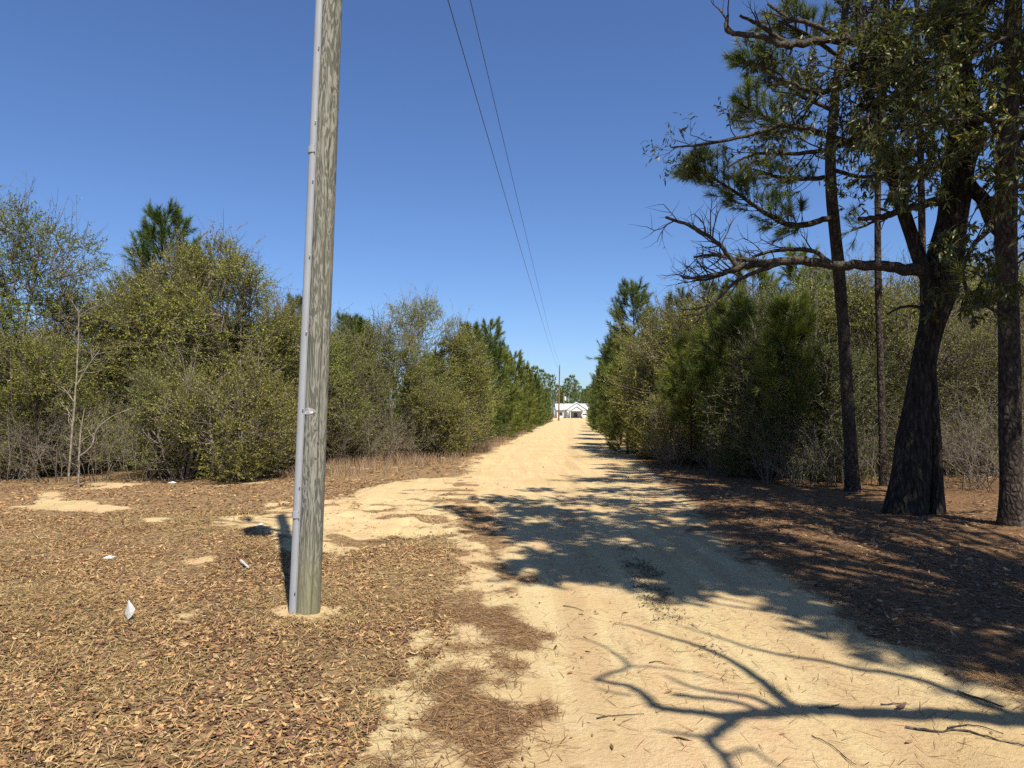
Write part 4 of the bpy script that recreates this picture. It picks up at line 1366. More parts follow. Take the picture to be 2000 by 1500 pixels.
def limb(points, radii, k=9):
    p, r = spline(points, np.asarray(radii) * 0.9, 6, 0.14, rg)
    ridged(wood, p, r, k, int(rg.integers(1e6)), 0.09)
    return p, r


# low bare limb, its forks drawn on the sand
limb([trunk_at(4.6), cast(2250, 1400, 5.4), cast(2000, 1400, 5.6), cast(1860, 1388, 5.6), cast(1700, 1378, 5.6), cast(1600, 1372, 5.6), cast(1530, 1380, 5.6), cast(1440, 1388, 5.55), cast(1370, 1380, 5.5), cast(1290, 1370, 5.45), cast(1262, 1345, 5.4), cast(1225, 1325, 5.4), cast(1165, 1318, 5.4)],
     [0.15, 0.11, 0.085, 0.08, 0.075, 0.075, 0.07, 0.055, 0.045, 0.04, 0.034, 0.03, 0.022])
limb([cast(1165, 1318, 5.4), cast(1198, 1302, 5.45), cast(1232, 1290, 5.5), cast(1212, 1268, 5.6), cast(1180, 1250, 5.7), cast(1120, 1232, 5.8)], [0.022, 0.021, 0.02, 0.016, 0.014, 0.006], 6)
limb([cast(1232, 1290, 5.5), cast(1300, 1296, 5.6), cast(1380, 1310, 5.7), cast(1450, 1330, 5.8)], [0.013, 0.011, 0.009, 0.005], 6)
limb([cast(1560, 1372, 5.6), cast(1500, 1325, 5.7), cast(1440, 1285, 5.8), cast(1380, 1258, 5.9), cast(1310, 1236, 6.0), cast(1250, 1218, 6.1), cast(1205, 1206, 6.15)], [0.055, 0.045, 0.036, 0.03, 0.024, 0.018, 0.009], 7)
limb([cast(1530, 1378, 5.6), cast(1480, 1352, 5.65), cast(1410, 1342, 5.7), cast(1350, 1330, 5.75), cast(1298, 1308, 5.8)], [0.035, 0.028, 0.022, 0.018, 0.010], 6)
limb([cast(1500, 1384, 5.6), cast(1450, 1362, 5.6), cast(1390, 1354, 5.65), cast(1320, 1346, 5.7)], [0.03, 0.026, 0.026, 0.030], 6)
limb([cast(1450, 1386, 5.55), cast(1425, 1405, 5.5), cast(1395, 1430, 5.45), cast(1400, 1445, 5.4), cast(1425, 1470, 5.35), cast(1440, 1520, 5.3)], [0.05, 0.045, 0.04, 0.034, 0.03, 0.022], 7)
limb([cast(1395, 1432, 5.45), cast(1350, 1424, 5.4), cast(1285, 1414, 5.35)], [0.026, 0.02, 0.008], 6)
limb([cast(1425, 1468, 5.35), cast(1470, 1450, 5.4), cast(1510, 1475, 5.4), cast(1560, 1500, 5.4)], [0.02, 0.016, 0.012, 0.006], 6)
limb([trunk_at(5.2), cast(2150, 1420, 6.3), cast(1960, 1380, 6.4), cast(1800, 1320, 6.5), cast(1640, 1285, 6.6), cast(1500, 1262, 6.7), cast(1400, 1235, 6.8), cast(1320, 1210, 6.9)], [0.10, 0.065, 0.05, 0.042, 0.034, 0.026, 0.018, 0.008], 7)
limb([cast(1240, 1345, 5.45), cast(1180, 1335, 5.45), cast(1165, 1332, 5.45)], [0.016, 0.012, 0.006], 5)
# high limbs over the road carrying the leaf masses that shade it
MASS = [(905, 998, 9.0, 0.42), (960, 1012, 9.0, 0.5), (1000, 1040, 9.2, 0.55), (985, 975, 10.4, 0.6), (1060, 985, 10.4, 0.75), (1080, 1030, 9.4, 0.7), (1090, 1085, 9.0, 0.6), (1080, 1120, 8.8, 0.42), (1150, 975, 10.6, 0.8), (1165, 1020, 10.0, 0.8), (1165, 1075, 9.2, 0.7),
        (1250, 990, 10.6, 0.8), (1260, 1045, 9.6, 0.75), (1290, 1100, 9.2, 0.7), (1345, 1000, 10.6, 0.8), (1360, 1060, 9.8, 0.7), (1400, 1110, 9.4, 0.7), (1450, 1125, 9.2, 0.6), (1440, 1000, 10.8, 0.9), (1520, 975, 11.0, 0.9), (1500, 1110, 9.6, 0.55),
        (1180, 955, 11.2, 0.6), (1060, 955, 11.2, 0.45), (1600, 1010, 11, 0.9), (1700, 1020, 11.4, 1.0), (1650, 1150, 9.8, 0.8), (1750, 1180, 9.8, 0.8), (1850, 1150, 10.4, 0.9), (1780, 1230, 9.0, 0.6), (1900, 1230, 9.2, 0.8), (1980, 1190, 9.8, 0.9),
        (1950, 1110, 11.0, 0.8), (1840, 1040, 12.0, 1.0), (1960, 1290, 8.8, 0.7), (1620, 1200, 9.2, 0.4), (1560, 1170, 9.0, 0.35), (1700, 1250, 8.4, 0.35), (2060, 1320, 8.2, 0.6), (1600, 1090, 10, 0.4), (1330, 1145, 8.8, 0.3), (2080, 1120, 11, 1.0), (1010, 1000, 9.6, 0.5), (1110, 1000, 9.8, 0.6), (1210, 1030, 9.6, 0.6), (1310, 1040, 9.6, 0.6), (1220, 1090, 9.2, 0.55), (1420, 1050, 9.8, 0.6), (1120, 1050, 9.2, 0.55), (1060, 1100, 8.9, 0.4), (1500, 1050, 10, 0.6), (1350, 1110, 9.0, 0.45)]
SHADE = [(880, 985), (960, 1015), (1020, 1060), (1050, 1125), (1180, 1118), (1300, 1145), (1500, 1140), (1560, 1105), (1450, 1000), (1300, 962), (1090, 948)]
sx, sy = rg.uniform(880, 1560, 400), rg.uniform(948, 1145, 400)
for px, py in list(zip(sx, sy))[:400]:
    if len(MASS) < 96 and sdist(np.array([px]), np.array([py]), SHADE)[0] > 8:
        MASS.append((px, py, rg.uniform(9.3, 10.8), rg.uniform(0.34, 0.5)))
for i, (px, py, h, rad) in enumerate(MASS):
    rad = rad * 1.3
    c = cast(px, py, h)
    z0 = min(max(h - 2.2, 4.8), 11.0)
    a0 = trunk_at(z0)
    m1 = a0 + (c - a0) * 0.5 + np.array([0, 0, 0.35]) + rg.normal(0, 0.15, 3)
    limb([a0, m1, c - np.array([0, 0, 0.1]), c + (c - m1) * 0.12], [0.04, 0.025, 0.014, 0.006], 5)
    out = {}
    for s in range(int(6 + 10 * rad)):
        q = c + nrm(rg.normal(0, 1, 3)) * rad * 0.35 * rg.random()
        branch(rg, q, nrm(rg.normal(0, 1, 3) + np.array([0, 0, 0.1])), rad * rg.uniform(0.5, 0.8), 0.008, 0, 1, out, ltips, 0.0, 0.25, 4, 4, (0.4, 1.1))
    mesh_branches(wood, {k_: v_ for k_, v_ in out.items() if k_[0] == 0}, (3, 3, 3))
# unseen leaf clumps added toward the sun to shade the roadside trunks
TG = [(6.4, 11.2, z) for z in (0.6, 1.6, 2.6, 3.6, 4.6, 5.6, 6.6, 7.6)] * 2 + [(6.75, 9.8, z) for z in (1, 2.5, 4, 5.5)] + [(6.8, 14.1, z) for z in (1.0, 2.2, 3.6, 5, 6.4)] * 2 + [(6.2, 16.6, 1.5), (7.4, 17.2, 2.0), (8.6, 17, 1.8)]
for i, tgt in enumerate(TG):
    for _try in range(8):
        c = np.array(tgt) + TO_SUN * rg.uniform(5.5, 9.5) + rg.normal(0, 0.25, 3)
        if c[0] / max(c[1], 0.1) > 0.80 or (c[2] - EYE) / max(c[1], 0.1) > 0.70:
            break
    else:
        continue
    c = c - eb
    rad = rg.uniform(0.6, 0.95)
    a0 = trunk_at(min(max(c[2] - 2.2, 4.8), 11.0))
    m1 = a0 + (c - a0) * 0.5 + np.array([0, 0, 0.4])
    limb([a0, m1, c, c + (c - m1) * 0.1], [0.045, 0.03, 0.014, 0.006], 5)
    out = {}
    for s in range(int(5 + 8 * rad)):
        q = c + nrm(rg.normal(0, 1, 3)) * rad * 0.35 * rg.random()
        branch(rg, q, nrm(rg.normal(0, 1, 3) + np.array([0, 0, 0.1])), rad * rg.uniform(0.5, 0.8), 0.008, 0, 1, out, ltips, 0.0, 0.25, 4, 4, (0.4, 1.1))
    mesh_branches(wood, {k_: v_ for k_, v_ in out.items() if k_[0] == 0}, (3, 3, 3))
lf = MB()
tip_leaves(lf, rg, ltips, 20, 0.115, 0.05, OAKL, 0.25)
# low sprays hanging into view at the top right
vt = []
def vp(px, py, Y):
    return P(px, py, Y) - eb
for pts, rad, ns, L in (([trunk_at(5.0), vp(2250, 150, 6.0), vp(2060, 235, 7.2), vp(1900, 232, 7.4), vp(1800, 240, 7.6), vp(1720, 255, 7.8)], [0.10, 0.05, 0.032, 0.024, 0.014, 0.006], 30, 0.42),
                        ([trunk_at(5.8), vp(2200, -60, 6.6), vp(2050, 40, 7.6), vp(1930, 90, 8.0), vp(1830, 150, 8.2), vp(1740, 185, 8.4)], [0.09, 0.04, 0.026, 0.018, 0.012, 0.005], 42, 0.46),
                        ([trunk_at(6.2), vp(2150, -160, 7.2), vp(2020, -40, 8.0), vp(1900, 10, 8.4), vp(1800, 60, 8.6)], [0.08, 0.036, 0.024, 0.014, 0.005], 34, 0.5),
                        ([trunk_at(5.0), vp(2220, 300, 6.4), vp(2060, 330, 7.6), vp(1960, 350, 8.0), vp(1900, 420, 8.2), vp(1870, 500, 8.3)], [0.06, 0.03, 0.018, 0.012, 0.008, 0.004], 16, 0.32),
                        ([trunk_at(4.6), vp(2250, 420, 6.2), vp(2080, 470, 7.4), vp(1980, 520, 7.8), vp(1920, 600, 8.0)], [0.06, 0.026, 0.016, 0.01, 0.004], 12, 0.3),
                        ([vp(1940, 262, 7.4), vp(1880, 295, 7.6), vp(1810, 318, 7.7), vp(1740, 342, 7.8), vp(1690, 330, 7.9)], [0.012, 0.01, 0.008, 0.006, 0.003], 6, 0.25)):
    p, r = limb(pts, rad, 6)
    out = {}
    n = len(p)
    for s in range(ns):
        f = rg.uniform(0.42, 1.0) * (n - 2)
        i = int(f)
        t = nrm(p[i + 1] - p[i])
        branch(rg, p[i], nrm(t * 0.6 + perp(t, rg) * 0.8 + np.array([0, 0, -0.15])), L * rg.uniform(0.6, 1.2), 0.006, 0, 1, out, vt, -0.05, 0.2, 4, 4)
    mesh_branches(wood, out, (3, 3, 3))
tip_leaves(lf, rg, vt, 15, 0.095, 0.024, OAKL + [(0.24, 0.19, 0.06)], 0.45, True)
wood.obj('limbs', M['limb_bark'], big, smooth=True)
lf.obj('crown', M['oak_leaf'], big)

# ------------------------------------------------------------------ near utility pole
def wood_pole_mat():
    t = NT('weathered_pole_wood')
    tc = t.n('TexCoord')
    o = tc.outputs['Object']
    big = t.noise(t.mapping(o, (13, 13, 1.5)), 1.0, 4, 0.6, 0.5)
    rings = t.math('SINE', t.math('MULTIPLY', big, 62.0))
    fine = t.noise(t.mapping(o, (60, 60, 2.2)), 1.0, 5, 0.7)
    patch = t.noise(t.mapping(o, (5, 5, 0.9)), 1.0, 3)
    m = t.step(t.math('ADD', rings, t.math('MULTIPLY', t.math('SUBTRACT', fine, 0.5), 5.0)), -0.8, 0.8)
    c = t.mix(m, (0.092, 0.095, 0.076), (0.238, 0.232, 0.194))
    c = t.mix(t.math('MULTIPLY', t.step(patch, 0.45, 0.7), 0.35), c, (0.215, 0.21, 0.155))
    sep = t.n('SeparateXYZ')
    t.l(o, sep.inputs[0])
    c = t.mix(t.math('MULTIPLY', t.math('SUBTRACT', 1.0, t.step(sep.outputs['Z'], 0.1, 0.75)), 0.6), c, (0.21, 0.195, 0.105))
    at = t.n('Attribute', attribute_name='Col')
    c = t.mix(1.0, c, at.outputs['Color'], 'MULTIPLY')
    h = t.math('ADD', t.math('MULTIPLY', m, 0.5), fine)
    return t.finish(c, 0.85, 0.15, bump=t.bump(h, 0.7, 0.004))


M['pole_wood'] = wood_pole_mat()
M['pvc'] = plain_mat('grey_pvc', (0.285, 0.30, 0.315), 0.45, 0.35, 0, 0.05, 6)
M['tag_metal'] = plain_mat('aluminium_tag', (0.42, 0.41, 0.39), 0.5, 0.5, 0.2, 0.25, 70, 0.2)
M['steel'] = plain_mat('galvanised_steel', (0.22, 0.22, 0.22), 0.5, 0.5, 0.6, 0.25, 40)
M['tank'] = plain_mat('transformer_paint', (0.45, 0.47, 0.47), 0.5, 0.4, 0, 0.08, 8)
M['porcelain'] = plain_mat('porcelain', (0.25, 0.13, 0.08), 0.3, 0.5, 0, 0.1, 8)
M['arm_wood'] = plain_mat('crossarm_wood', (0.26, 0.21, 0.15), 0.85, 0.1, 0, 0.25, 20, 0.3)
M['wire'] = plain_mat('line_wire', (0.09, 0.09, 0.09), 0.6, 0.3, 0.3, 0.1, 3)
M['far_pole'] = plain_mat('brown_pole_wood', (0.19, 0.105, 0.06), 0.85, 0.1, 0, 0.25, 5, 0.2)


def box(mb, c, s, rz=0.0, bev=0.0):
    c, s = np.asarray(c, float), np.asarray(s, float) / 2
    if bev <= 0:
        v = np.array([[x, y, z] for x in (-1, 1) for y in (-1, 1) for z in (-1, 1)], float) * s
        q = [[0, 1, 3, 2], [4, 6, 7, 5], [0, 4, 5, 1], [2, 3, 7, 6], [0, 2, 6, 4], [1, 5, 7, 3]]
        t = None
    else:
        v, idx = [], {}
        for x in (-1, 1):
            for y in (-1, 1):
                for z in (-1, 1):
                    for a in range(3):
                        e = np.array([x, y, z], float) * (s - bev)
                        e[a] = (x, y, z)[a] * s[a]
                        idx[(x, y, z, a)] = len(v)
                        v.append(e)
        v = np.array(v)
        q, t = [], []
        for a in range(3):
            b, c2 = (a + 1) % 3, (a + 2) % 3
            for sg in (-1, 1):
                def key(i, j, ax=a):
                    k = [0, 0, 0]
                    k[a], k[b], k[c2] = sg, i, j
                    return idx[(k[0], k[1], k[2], ax)]
                f = [key(-1, -1), key(1, -1), key(1, 1), key(-1, 1)]
                q.append(f if sg > 0 else f[::-1])
            for i in (-1, 1):
                for j in (-1, 1):
                    k = [0, 0, 0]
                    k[b], k[c2] = i, j
                    ks = []
                    for sg in (-1, 1):
                        k[a] = sg
                        ks.append((tuple(k)))
                    f = [idx[ks[0] + (b,)], idx[ks[1] + (b,)], idx[ks[1] + (c2,)], idx[ks[0] + (c2,)]]
                    q.append(f if i * j > 0 else f[::-1])
        for x in (-1, 1):
            for y in (-1, 1):
                for z in (-1, 1):
                    f = [idx[(x, y, z, 0)], idx[(x, y, z, 1)], idx[(x, y, z, 2)]]
                    t.append(f if x * y * z > 0 else f[::-1])
    ca, sa = math.cos(rz), math.sin(rz)
    v = np.stack([v[:, 0] * ca - v[:, 1] * sa, v[:, 0] * sa + v[:, 1] * ca, v[:, 2]], -1) + c
    mb.add(v, quads=q, tris=t)


def lathe(mb, prof, c=(0, 0, 0), k=20, axis_=2):
    """surface of revolution about z from (radius, height) pairs"""
    a = np.arange(k) * 2 * math.pi / k
    V = np.array([[(r * math.cos(t), r * math.sin(t), h) for t in a] for r, h in prof], float)
    if axis_ == 1:
        V = V[..., [0, 2, 1]] * np.array([1, -1, 1])
    V = V + np.asarray(c, float)
    n = len(prof)
    idx = np.arange(n * k).reshape(n, k)
    nx = np.roll(idx, -1, 1)
    mb.add(V.reshape(-1, 3), quads=np.stack([idx[:-1], nx[:-1], nx[1:], idx[1:]], -1).reshape(-1, 4))


pb = np.array([*G(600, 1198), 0.0])
pb[2] = hz(pb[0], pb[1])
top_seen = P(648, 0, pb[1])
lean = (top_seen[0] - pb[0]) / (top_seen[2] - pb[2])
PH = 9.25
pole = thing('utility_pole', 'weathered wooden utility pole with grey cable guard, leaning slightly, in front', 'utility pole', pb)
R0, R1 = 0.100, 0.076
prad = lambda z: R0 + (R1 - R0) * max(z, 0) / PH
pax = lambda z: np.array([lean * z, 0, z])
k, nz_ = 72, 150
zs = np.linspace(-0.3, PH, nz_)
V, Cc = [], []
ang = np.arange(k) * 2 * math.pi / k
cr1 = -math.pi / 2 + 0.62
for z in zs:
    w1 = cr1 + 0.05 * math.sin(z * 1.7)
    w2 = -math.pi / 2 - 0.15 + 0.08 * math.sin(z * 1.1 + 1)
    row = prad(z) * (1 + 0.012 * np.sin(ang * 3 + z * 0.6) + 0.008 * np.sin(ang * 7 - z * 1.9))
    g1 = np.exp(-((ang - 2 * math.pi - w1 + math.pi) % (2 * math.pi) - math.pi) ** 2 / 0.0022)
    d2 = ((ang - w2 + math.pi) % (2 * math.pi)) - math.pi
    d1 = ((ang - w1 + math.pi) % (2 * math.pi)) - math.pi
    g1 = np.exp(-d1 ** 2 / 0.0026)
    g2 = np.exp(-d2 ** 2 / 0.0020) * max(0.0, math.sin(z * 2.1)) * 0.7
    row = row - 0.014 * g1 - 0.008 * g2
    V.append(np.stack([row * np.cos(ang), row * np.sin(ang), np.zeros(k)], -1) + pax(z))
    Cc.append(1 - 0.6 * np.clip(g1 + g2, 0, 1)[:, None] * np.ones((1, 3)))
V, Cc = np.array(V), np.array(Cc)
idx = np.arange(nz_ * k).reshape(nz_, k)
nx = np.roll(idx, -1, 1)
mb = MB()
mb.add(V.reshape(-1, 3), quads=np.stack([idx[:-1], nx[:-1], nx[1:], idx[1:]], -1).reshape(-1, 4), col=Cc.reshape(-1, 3))
mb.add(np.vstack([V[-1], pax(PH)[None]]), tris=[[i, (i + 1) % k, k] for i in range(k)])
mb.obj('shaft', M['pole_wood'], pole, smooth=True)

GA = math.radians(-162)                          # the guard sits on the pole's left front
gdir = np.array([math.cos(GA), math.sin(GA), 0])
gtan = np.array([-math.sin(GA), math.cos(GA), 0])


def guard(z0, z1, rad, fl, extra=0.0):
    """half-round cover with two nailing flanges, open towards the pole"""
    prof = [(-(rad + fl), -0.006), (-(rad + fl), 0.0), (-rad - 0.001, 0.0)]
    for i in range(13):
        a = math.pi - math.pi * i / 12
        prof.append((math.cos(a) * rad, 0.004 + math.sin(a) * rad * 1.15))
    prof += [(rad + 0.001, 0.0), (rad + fl, 0.0), (rad + fl, -0.006)]
    prof = np.array(prof)
    m = MB()
    rows = []
    for z in np.linspace(z0, z1, 7):
        off = prad(z) - 0.006 + extra
        rows.append(pax(z) + gtan * prof[:, :1] + gdir * (prof[:, 1:] + off))
    rows = np.array(rows)
    n, kk = rows.shape[:2]
    ix = np.arange(n * kk).reshape(n, kk)
    m.add(rows.reshape(-1, 3), quads=np.stack([ix[:-1, :-1], ix[:-1, 1:], ix[1:, 1:], ix[1:, :-1]], -1).reshape(-1, 4))
    # closed ends
    for r_ in (rows[0], rows[-1]):
        m.add(np.vstack([r_, r_.mean(0)[None]]), tris=[[i, i + 1, kk] for i in range(kk - 1)])
    return m


zj1, zj2 = P(577, 1003, pb[1])[2] - pb[2], P(611, 296, pb[1])[2] - pb[2]
for (a, b) in ((-0.05, zj1), (zj1 + 0.002, zj2), (zj2 + 0.002, 6.4)):
    g = guard(a, b, 0.039, 0.018).obj('cable_guard', M['pvc'], pole, smooth=True)
    if b < 6:
        guard(b - 0.028, b + 0.024, 0.0435, 0.012, 0.004).obj('coupling', M['pvc'], g, smooth=True)
    for z in np.arange(a + 0.22, b - 0.05, 0.62):
        m = MB()
        c = pax(z) + gtan * 0.051 + gdir * (prad(z) - 0.002)
        lathe(m, [(0.0, 0.0), (0.007, 0.0), (0.007, 0.006), (0.004, 0.010), (0.0, 0.010)], (0, 0, 0), 8)
        s_ = m.obj('screw', M['steel'], g)
        s_.location = c
        s_.rotation_euler = Vector(gdir).to_track_quat('Z', 'Y').to_euler()
# oval tag with two nails
tz = P(607, 803, pb[1])[2] - pb[2]
m = MB()
N = 22
for side in (0, 1):
    pass
ol = []
for i in range(N):
    a = 2 * math.pi * i / N
    x = 0.053 * math.cos(a)
    y = 0.027 * math.sin(a) * (1 - 0.28 * math.cos(a)) * (1 if abs(math.cos(a)) < 0.93 else 0.75)
    ol.append((x, y))
ol = np.array(ol)
rr = prad(tz) + 0.004
tang = math.radians(-104)


def on_pole(x, y, d):
    a = tang + x / prad(tz)
    return pax(tz + y) + np.array([math.cos(a), math.sin(a), 0]) * (prad(tz) + d)


F1 = np.array([on_pole(x, y, 0.005) for x, y in ol])
F0 = np.array([on_pole(x, y, 0.002) for x, y in ol])
m.add(np.vstack([F1, on_pole(0, 0, 0.0058)[None], F0]), tris=[[i, (i + 1) % N, N] for i in range(N)], quads=[[N + 1 + i, N + 1 + (i + 1) % N, (i + 1) % N, i] for i in range(N)])
tg = m.obj('number_tag', M['tag_metal'], pole)
for x in (-0.044, 0.040):
    m = MB()
    lathe(m, [(0, 0.004), (0.0045, 0.003), (0.0045, -0.004), (0.002, -0.012), (0, -0.012)], (0, 0, 0), 8)
    nl = m.obj('nail', M['steel'], tg)
    nl.location = on_pole(x, 0.002, 0.0062)
    nl.rotation_euler = Vector(on_pole(x, 0, 1) - on_pole(x, 0, 0)).to_track_quat('Z', 'Y').to_euler()
for (px, py) in ((622, 838), (622, 893), (650, 6), (626, 862)):
    z = P(px, py, pb[1])[2] - pb[2]
    xo = (px - (600 + (648 - 600) * (1198 - py) / 1198)) / F_PX * pb[1]
    a = -math.pi / 2 + math.asin(max(-0.9, min(0.9, xo / prad(z))))
    m = MB()
    lathe(m, [(0, 0.006), (0.008, 0.005), (0.009, 0.0), (0.006, -0.004), (0, -0.004)], (0, 0, 0), 8)
    nl = m.obj('bolt', M['steel'], pole)
    nl.location = pax(z) + np.array([math.cos(a), math.sin(a), 0]) * (prad(z) + 0.001)
    nl.rotation_euler = Vector((math.cos(a), math.sin(a), 0)).to_track_quat('Z', 'Y').to_euler()
# transformer and pole-top hardware: above the frame, their shadow lies on the sand beside the pole
tzc = 6.55
m = MB()
lathe(m, [(0, -0.38), (0.17, -0.38), (0.185, -0.35), (0.185, 0.30), (0.19, 0.31), (0.19, 0.345), (0.10, 0.38), (0, 0.39)], pax(tzc) + np.array([-0.36, -0.05, 0]), 24)
tk = m.obj('transformer', M['tank'], pole, smooth=False)
m = MB()
box(m, pax(tzc + 0.15) + np.array([-0.14, -0.03, 0]), (0.16, 0.06, 0.10), 0, 0.005)
m.obj('bracket', M['steel'], tk)
m = MB()
lathe(m, [(0.02, 0.36), (0.045, 0.40), (0.03, 0.43), (0.05, 0.46), (0.03, 0.49), (0.045, 0.52), (0.02, 0.56), (0, 0.57)], pax(tzc) + np.array([-0.36, -0.05, 0]), 14)
m.obj('bushing', M['porcelain'], tk)
m = MB()
box(m, pax(8.95) + np.array([0, -0.12, 0]), (0.42, 0.07, 0.09), 0.0, 0.006)
m.obj('crossarm', M['arm_wood'], pole)
m = MB()
lathe(m, [(0.012, 0), (0.012, 0.10), (0.05, 0.12), (0.035, 0.16), (0.045, 0.18), (0.02, 0.22), (0, 0.22)], pax(PH), 12)
m.obj('insulator', M['porcelain'], pole)
m = MB()
lathe(m, [(0, -0.16), (0.05, -0.15), (0.05, 0.12), (0.02, 0.17), (0, 0.17)], pax(8.3) + np.array([-0.48, -0.06, 0]), 12)
a_ = m.obj('cutout_switch', M['porcelain'], pole)
m = MB()
tubes(np.array([pax(8.3), pax(8.3) + np.array([-0.25, -0.06, 0.02]), pax(8.3) + np.array([-0.46, -0.06, 0])]), np.array([0.012, 0.012, 0.012]), 6, (1, 1, 1), m)
m.obj('bracket', M['steel'], a_)

# ------------------------------------------------------------------ far end of the road: pole line, house, vehicle, tall pines
fp = np.array([at_px(1091, 158), 158.0, 0.0])
fpole = thing('utility_pole', 'far reddish brown utility pole standing by the road before the house', 'utility pole', fp)
m = MB()
zz = np.linspace(-0.3, 12.3, 12)
tubes(np.stack([0.02 * zz, 0 * zz, zz], -1), 0.19 - 0.006 * zz, 14, (1, 1, 1), m, True)
m.obj('shaft', M['far_pole'], fpole, smooth=True)
m = MB()
lathe(m, [(0.03, 0), (0.03, 0.1), (0.09, 0.14), (0.06, 0.22), (0.03, 0.3), (0, 0.3)], (0.24, 0, 12.3), 10)
m.obj('insulator', M['porcelain'], fpole)
m = MB()
box(m, (0.2, -0.26, 10.9), (0.10, 0.16, 0.16), 0, 0.01)
m.obj('spool_bracket', M['steel'], fpole)


def wire(name, a, b, sag, rad, label):
    t = np.linspace(0, 1, 60) ** 1.6
    t[-1] = 1
    pts = a[None] + (b - a)[None] * t[:, None]
    pts[:, 2] -= sag * 4 * t * (1 - t)
    mm = MB()
    tubes(pts, np.full(len(t), rad), 5, (1, 1, 1), mm)
    o = mm.obj(name, M['wire'], None, smooth=True)
    return tag(o, label, 'wire', 'wires between the two poles')


wire('power_line', pb + pax(PH) + np.array([0, 0, 0.21]), fp + np.array([0.24, 0, 12.58]), 0.9, 0.008, 'right one of the two thin overhead wires running down to the far pole')
wire('power_line', pb + pax(8.1) + np.array([0.0, 0.09, 0]), fp + np.array([0.2, -0.34, 10.9]), 0.7, 0.008, 'left one of the two thin overhead wires running down to the far pole')

yp = np.array([at_px(1101.5, 225), 225.0, 0.0])
ypole = thing('yard_pole', 'slim grey yard pole with a white transformer in front of the house', 'utility pole', yp)
m = MB()
zz = np.linspace(-0.3, 8.2, 6)
tubes(np.stack([0 * zz, 0 * zz, zz], -1), np.full(6, 0.14), 10, (1, 1, 1), m, True)
m.obj('shaft', M['arm_wood'], ypole, smooth=True)
m = MB()
lathe(m, [(0, -0.6), (0.26, -0.58), (0.28, 0.5), (0.1, 0.62), (0, 0.62)], (0.42, 0, 6.4), 14)
m.obj('transformer', plain_mat('white_tank', (0.72, 0.73, 0.72), 0.5), ypole)

M['siding'] = plain_mat('white_siding', (0.60, 0.60, 0.585), 0.6, 0.2, 0, 0.05, 2)
M['roof_metal'] = plain_mat('pale_metal_roof', (0.56, 0.57, 0.58), 0.45, 0.4, 0.1, 0.06, 1)
M['shade_wall'] = plain_mat('porch_shade_grey', (0.30, 0.31, 0.31), 0.8, 0.1, 0, 0.1, 2)
M['glass'] = plain_mat('dark_glass', (0.03, 0.035, 0.04), 0.12, 0.5, 0, 0.1, 1)
M['trim'] = plain_mat('grey_trim', (0.42, 0.43, 0.44), 0.6, 0.2, 0, 0.05, 2)
HY = 262.0
hx = lambda px: at_px(px, HY)
house = thing('house', 'white single-storey house with gabled porch at the end of the road', 'house', (0, HY, 0))
x0, x1, xr = hx(1088), hx(1112), hx(1137)
m = MB()
box(m, ((x0 + hx(1160)) / 2, 6.0, 1.55), (hx(1160) - x0, 9.0, 3.1))
m.obj('wall', M['siding'], house)
# main roof, ridge along x
m = MB()
ex0, ex1 = x0 - 0.4, hx(1162)
m.add([(ex0, 1.0, 2.95), (ex1, 1.0, 2.95), (ex1, 6.0, 5.2), (ex0, 6.0, 5.2), (ex0, 11.0, 2.95), (ex1, 11.0, 2.95), (ex0, 1.0, 3.12), (ex1, 1.0, 3.12), (ex1, 6.0, 5.38), (ex0, 6.0, 5.38), (ex0, 11, 3.12), (ex1, 11, 3.12)],
      quads=[[6, 7, 8, 9], [9, 8, 11, 10], [0, 3, 2, 1], [3, 4, 5, 2], [0, 1, 7, 6], [4, 10, 11, 5], [0, 6, 9, 3], [3, 9, 10, 4], [1, 2, 8, 7], [2, 5, 11, 8]])
m.obj('roof', M['roof_metal'], house)


def gable(name, xa, xb, yf, yb, eave, ridge, th, mat, fill, parent):
    """gabled roof with its ridge along y, and the gable wall below it"""
    xm = (xa + xb) / 2
    mm = MB()
    mm.add([(xa, yf, eave), (xm, yf, ridge), (xb, yf, eave), (xa, yb, eave), (xm, yb, ridge), (xb, yb, eave),
            (xa, yf, eave + th), (xm, yf, ridge + th), (xb, yf, eave + th), (xa, yb, eave + th), (xm, yb, ridge + th), (xb, yb, eave + th)],
           quads=[[0, 1, 4, 3], [1, 2, 5, 4], [6, 9, 10, 7], [7, 10, 11, 8], [0, 6, 7, 1], [1, 7, 8, 2], [0, 3, 9, 6], [2, 8, 11, 5], [3, 4, 10, 9], [4, 5, 11, 10]])
    rf = mm.obj(name, mat, parent)
    mm = MB()
    mm.add([(xa + 0.25, yf + 0.25, eave), (xb - 0.25, yf + 0.25, eave), (xm, yf + 0.25, ridge - 0.12), (xa + 0.25, yf + 0.4, eave), (xb - 0.25, yf + 0.4, eave), (xm, yf + 0.4, ridge - 0.12)],
           tris=[[0, 1, 2], [3, 5, 4]], quads=[[0, 3, 4, 1]])
    mm.obj('gable_wall', fill, rf)
    return rf


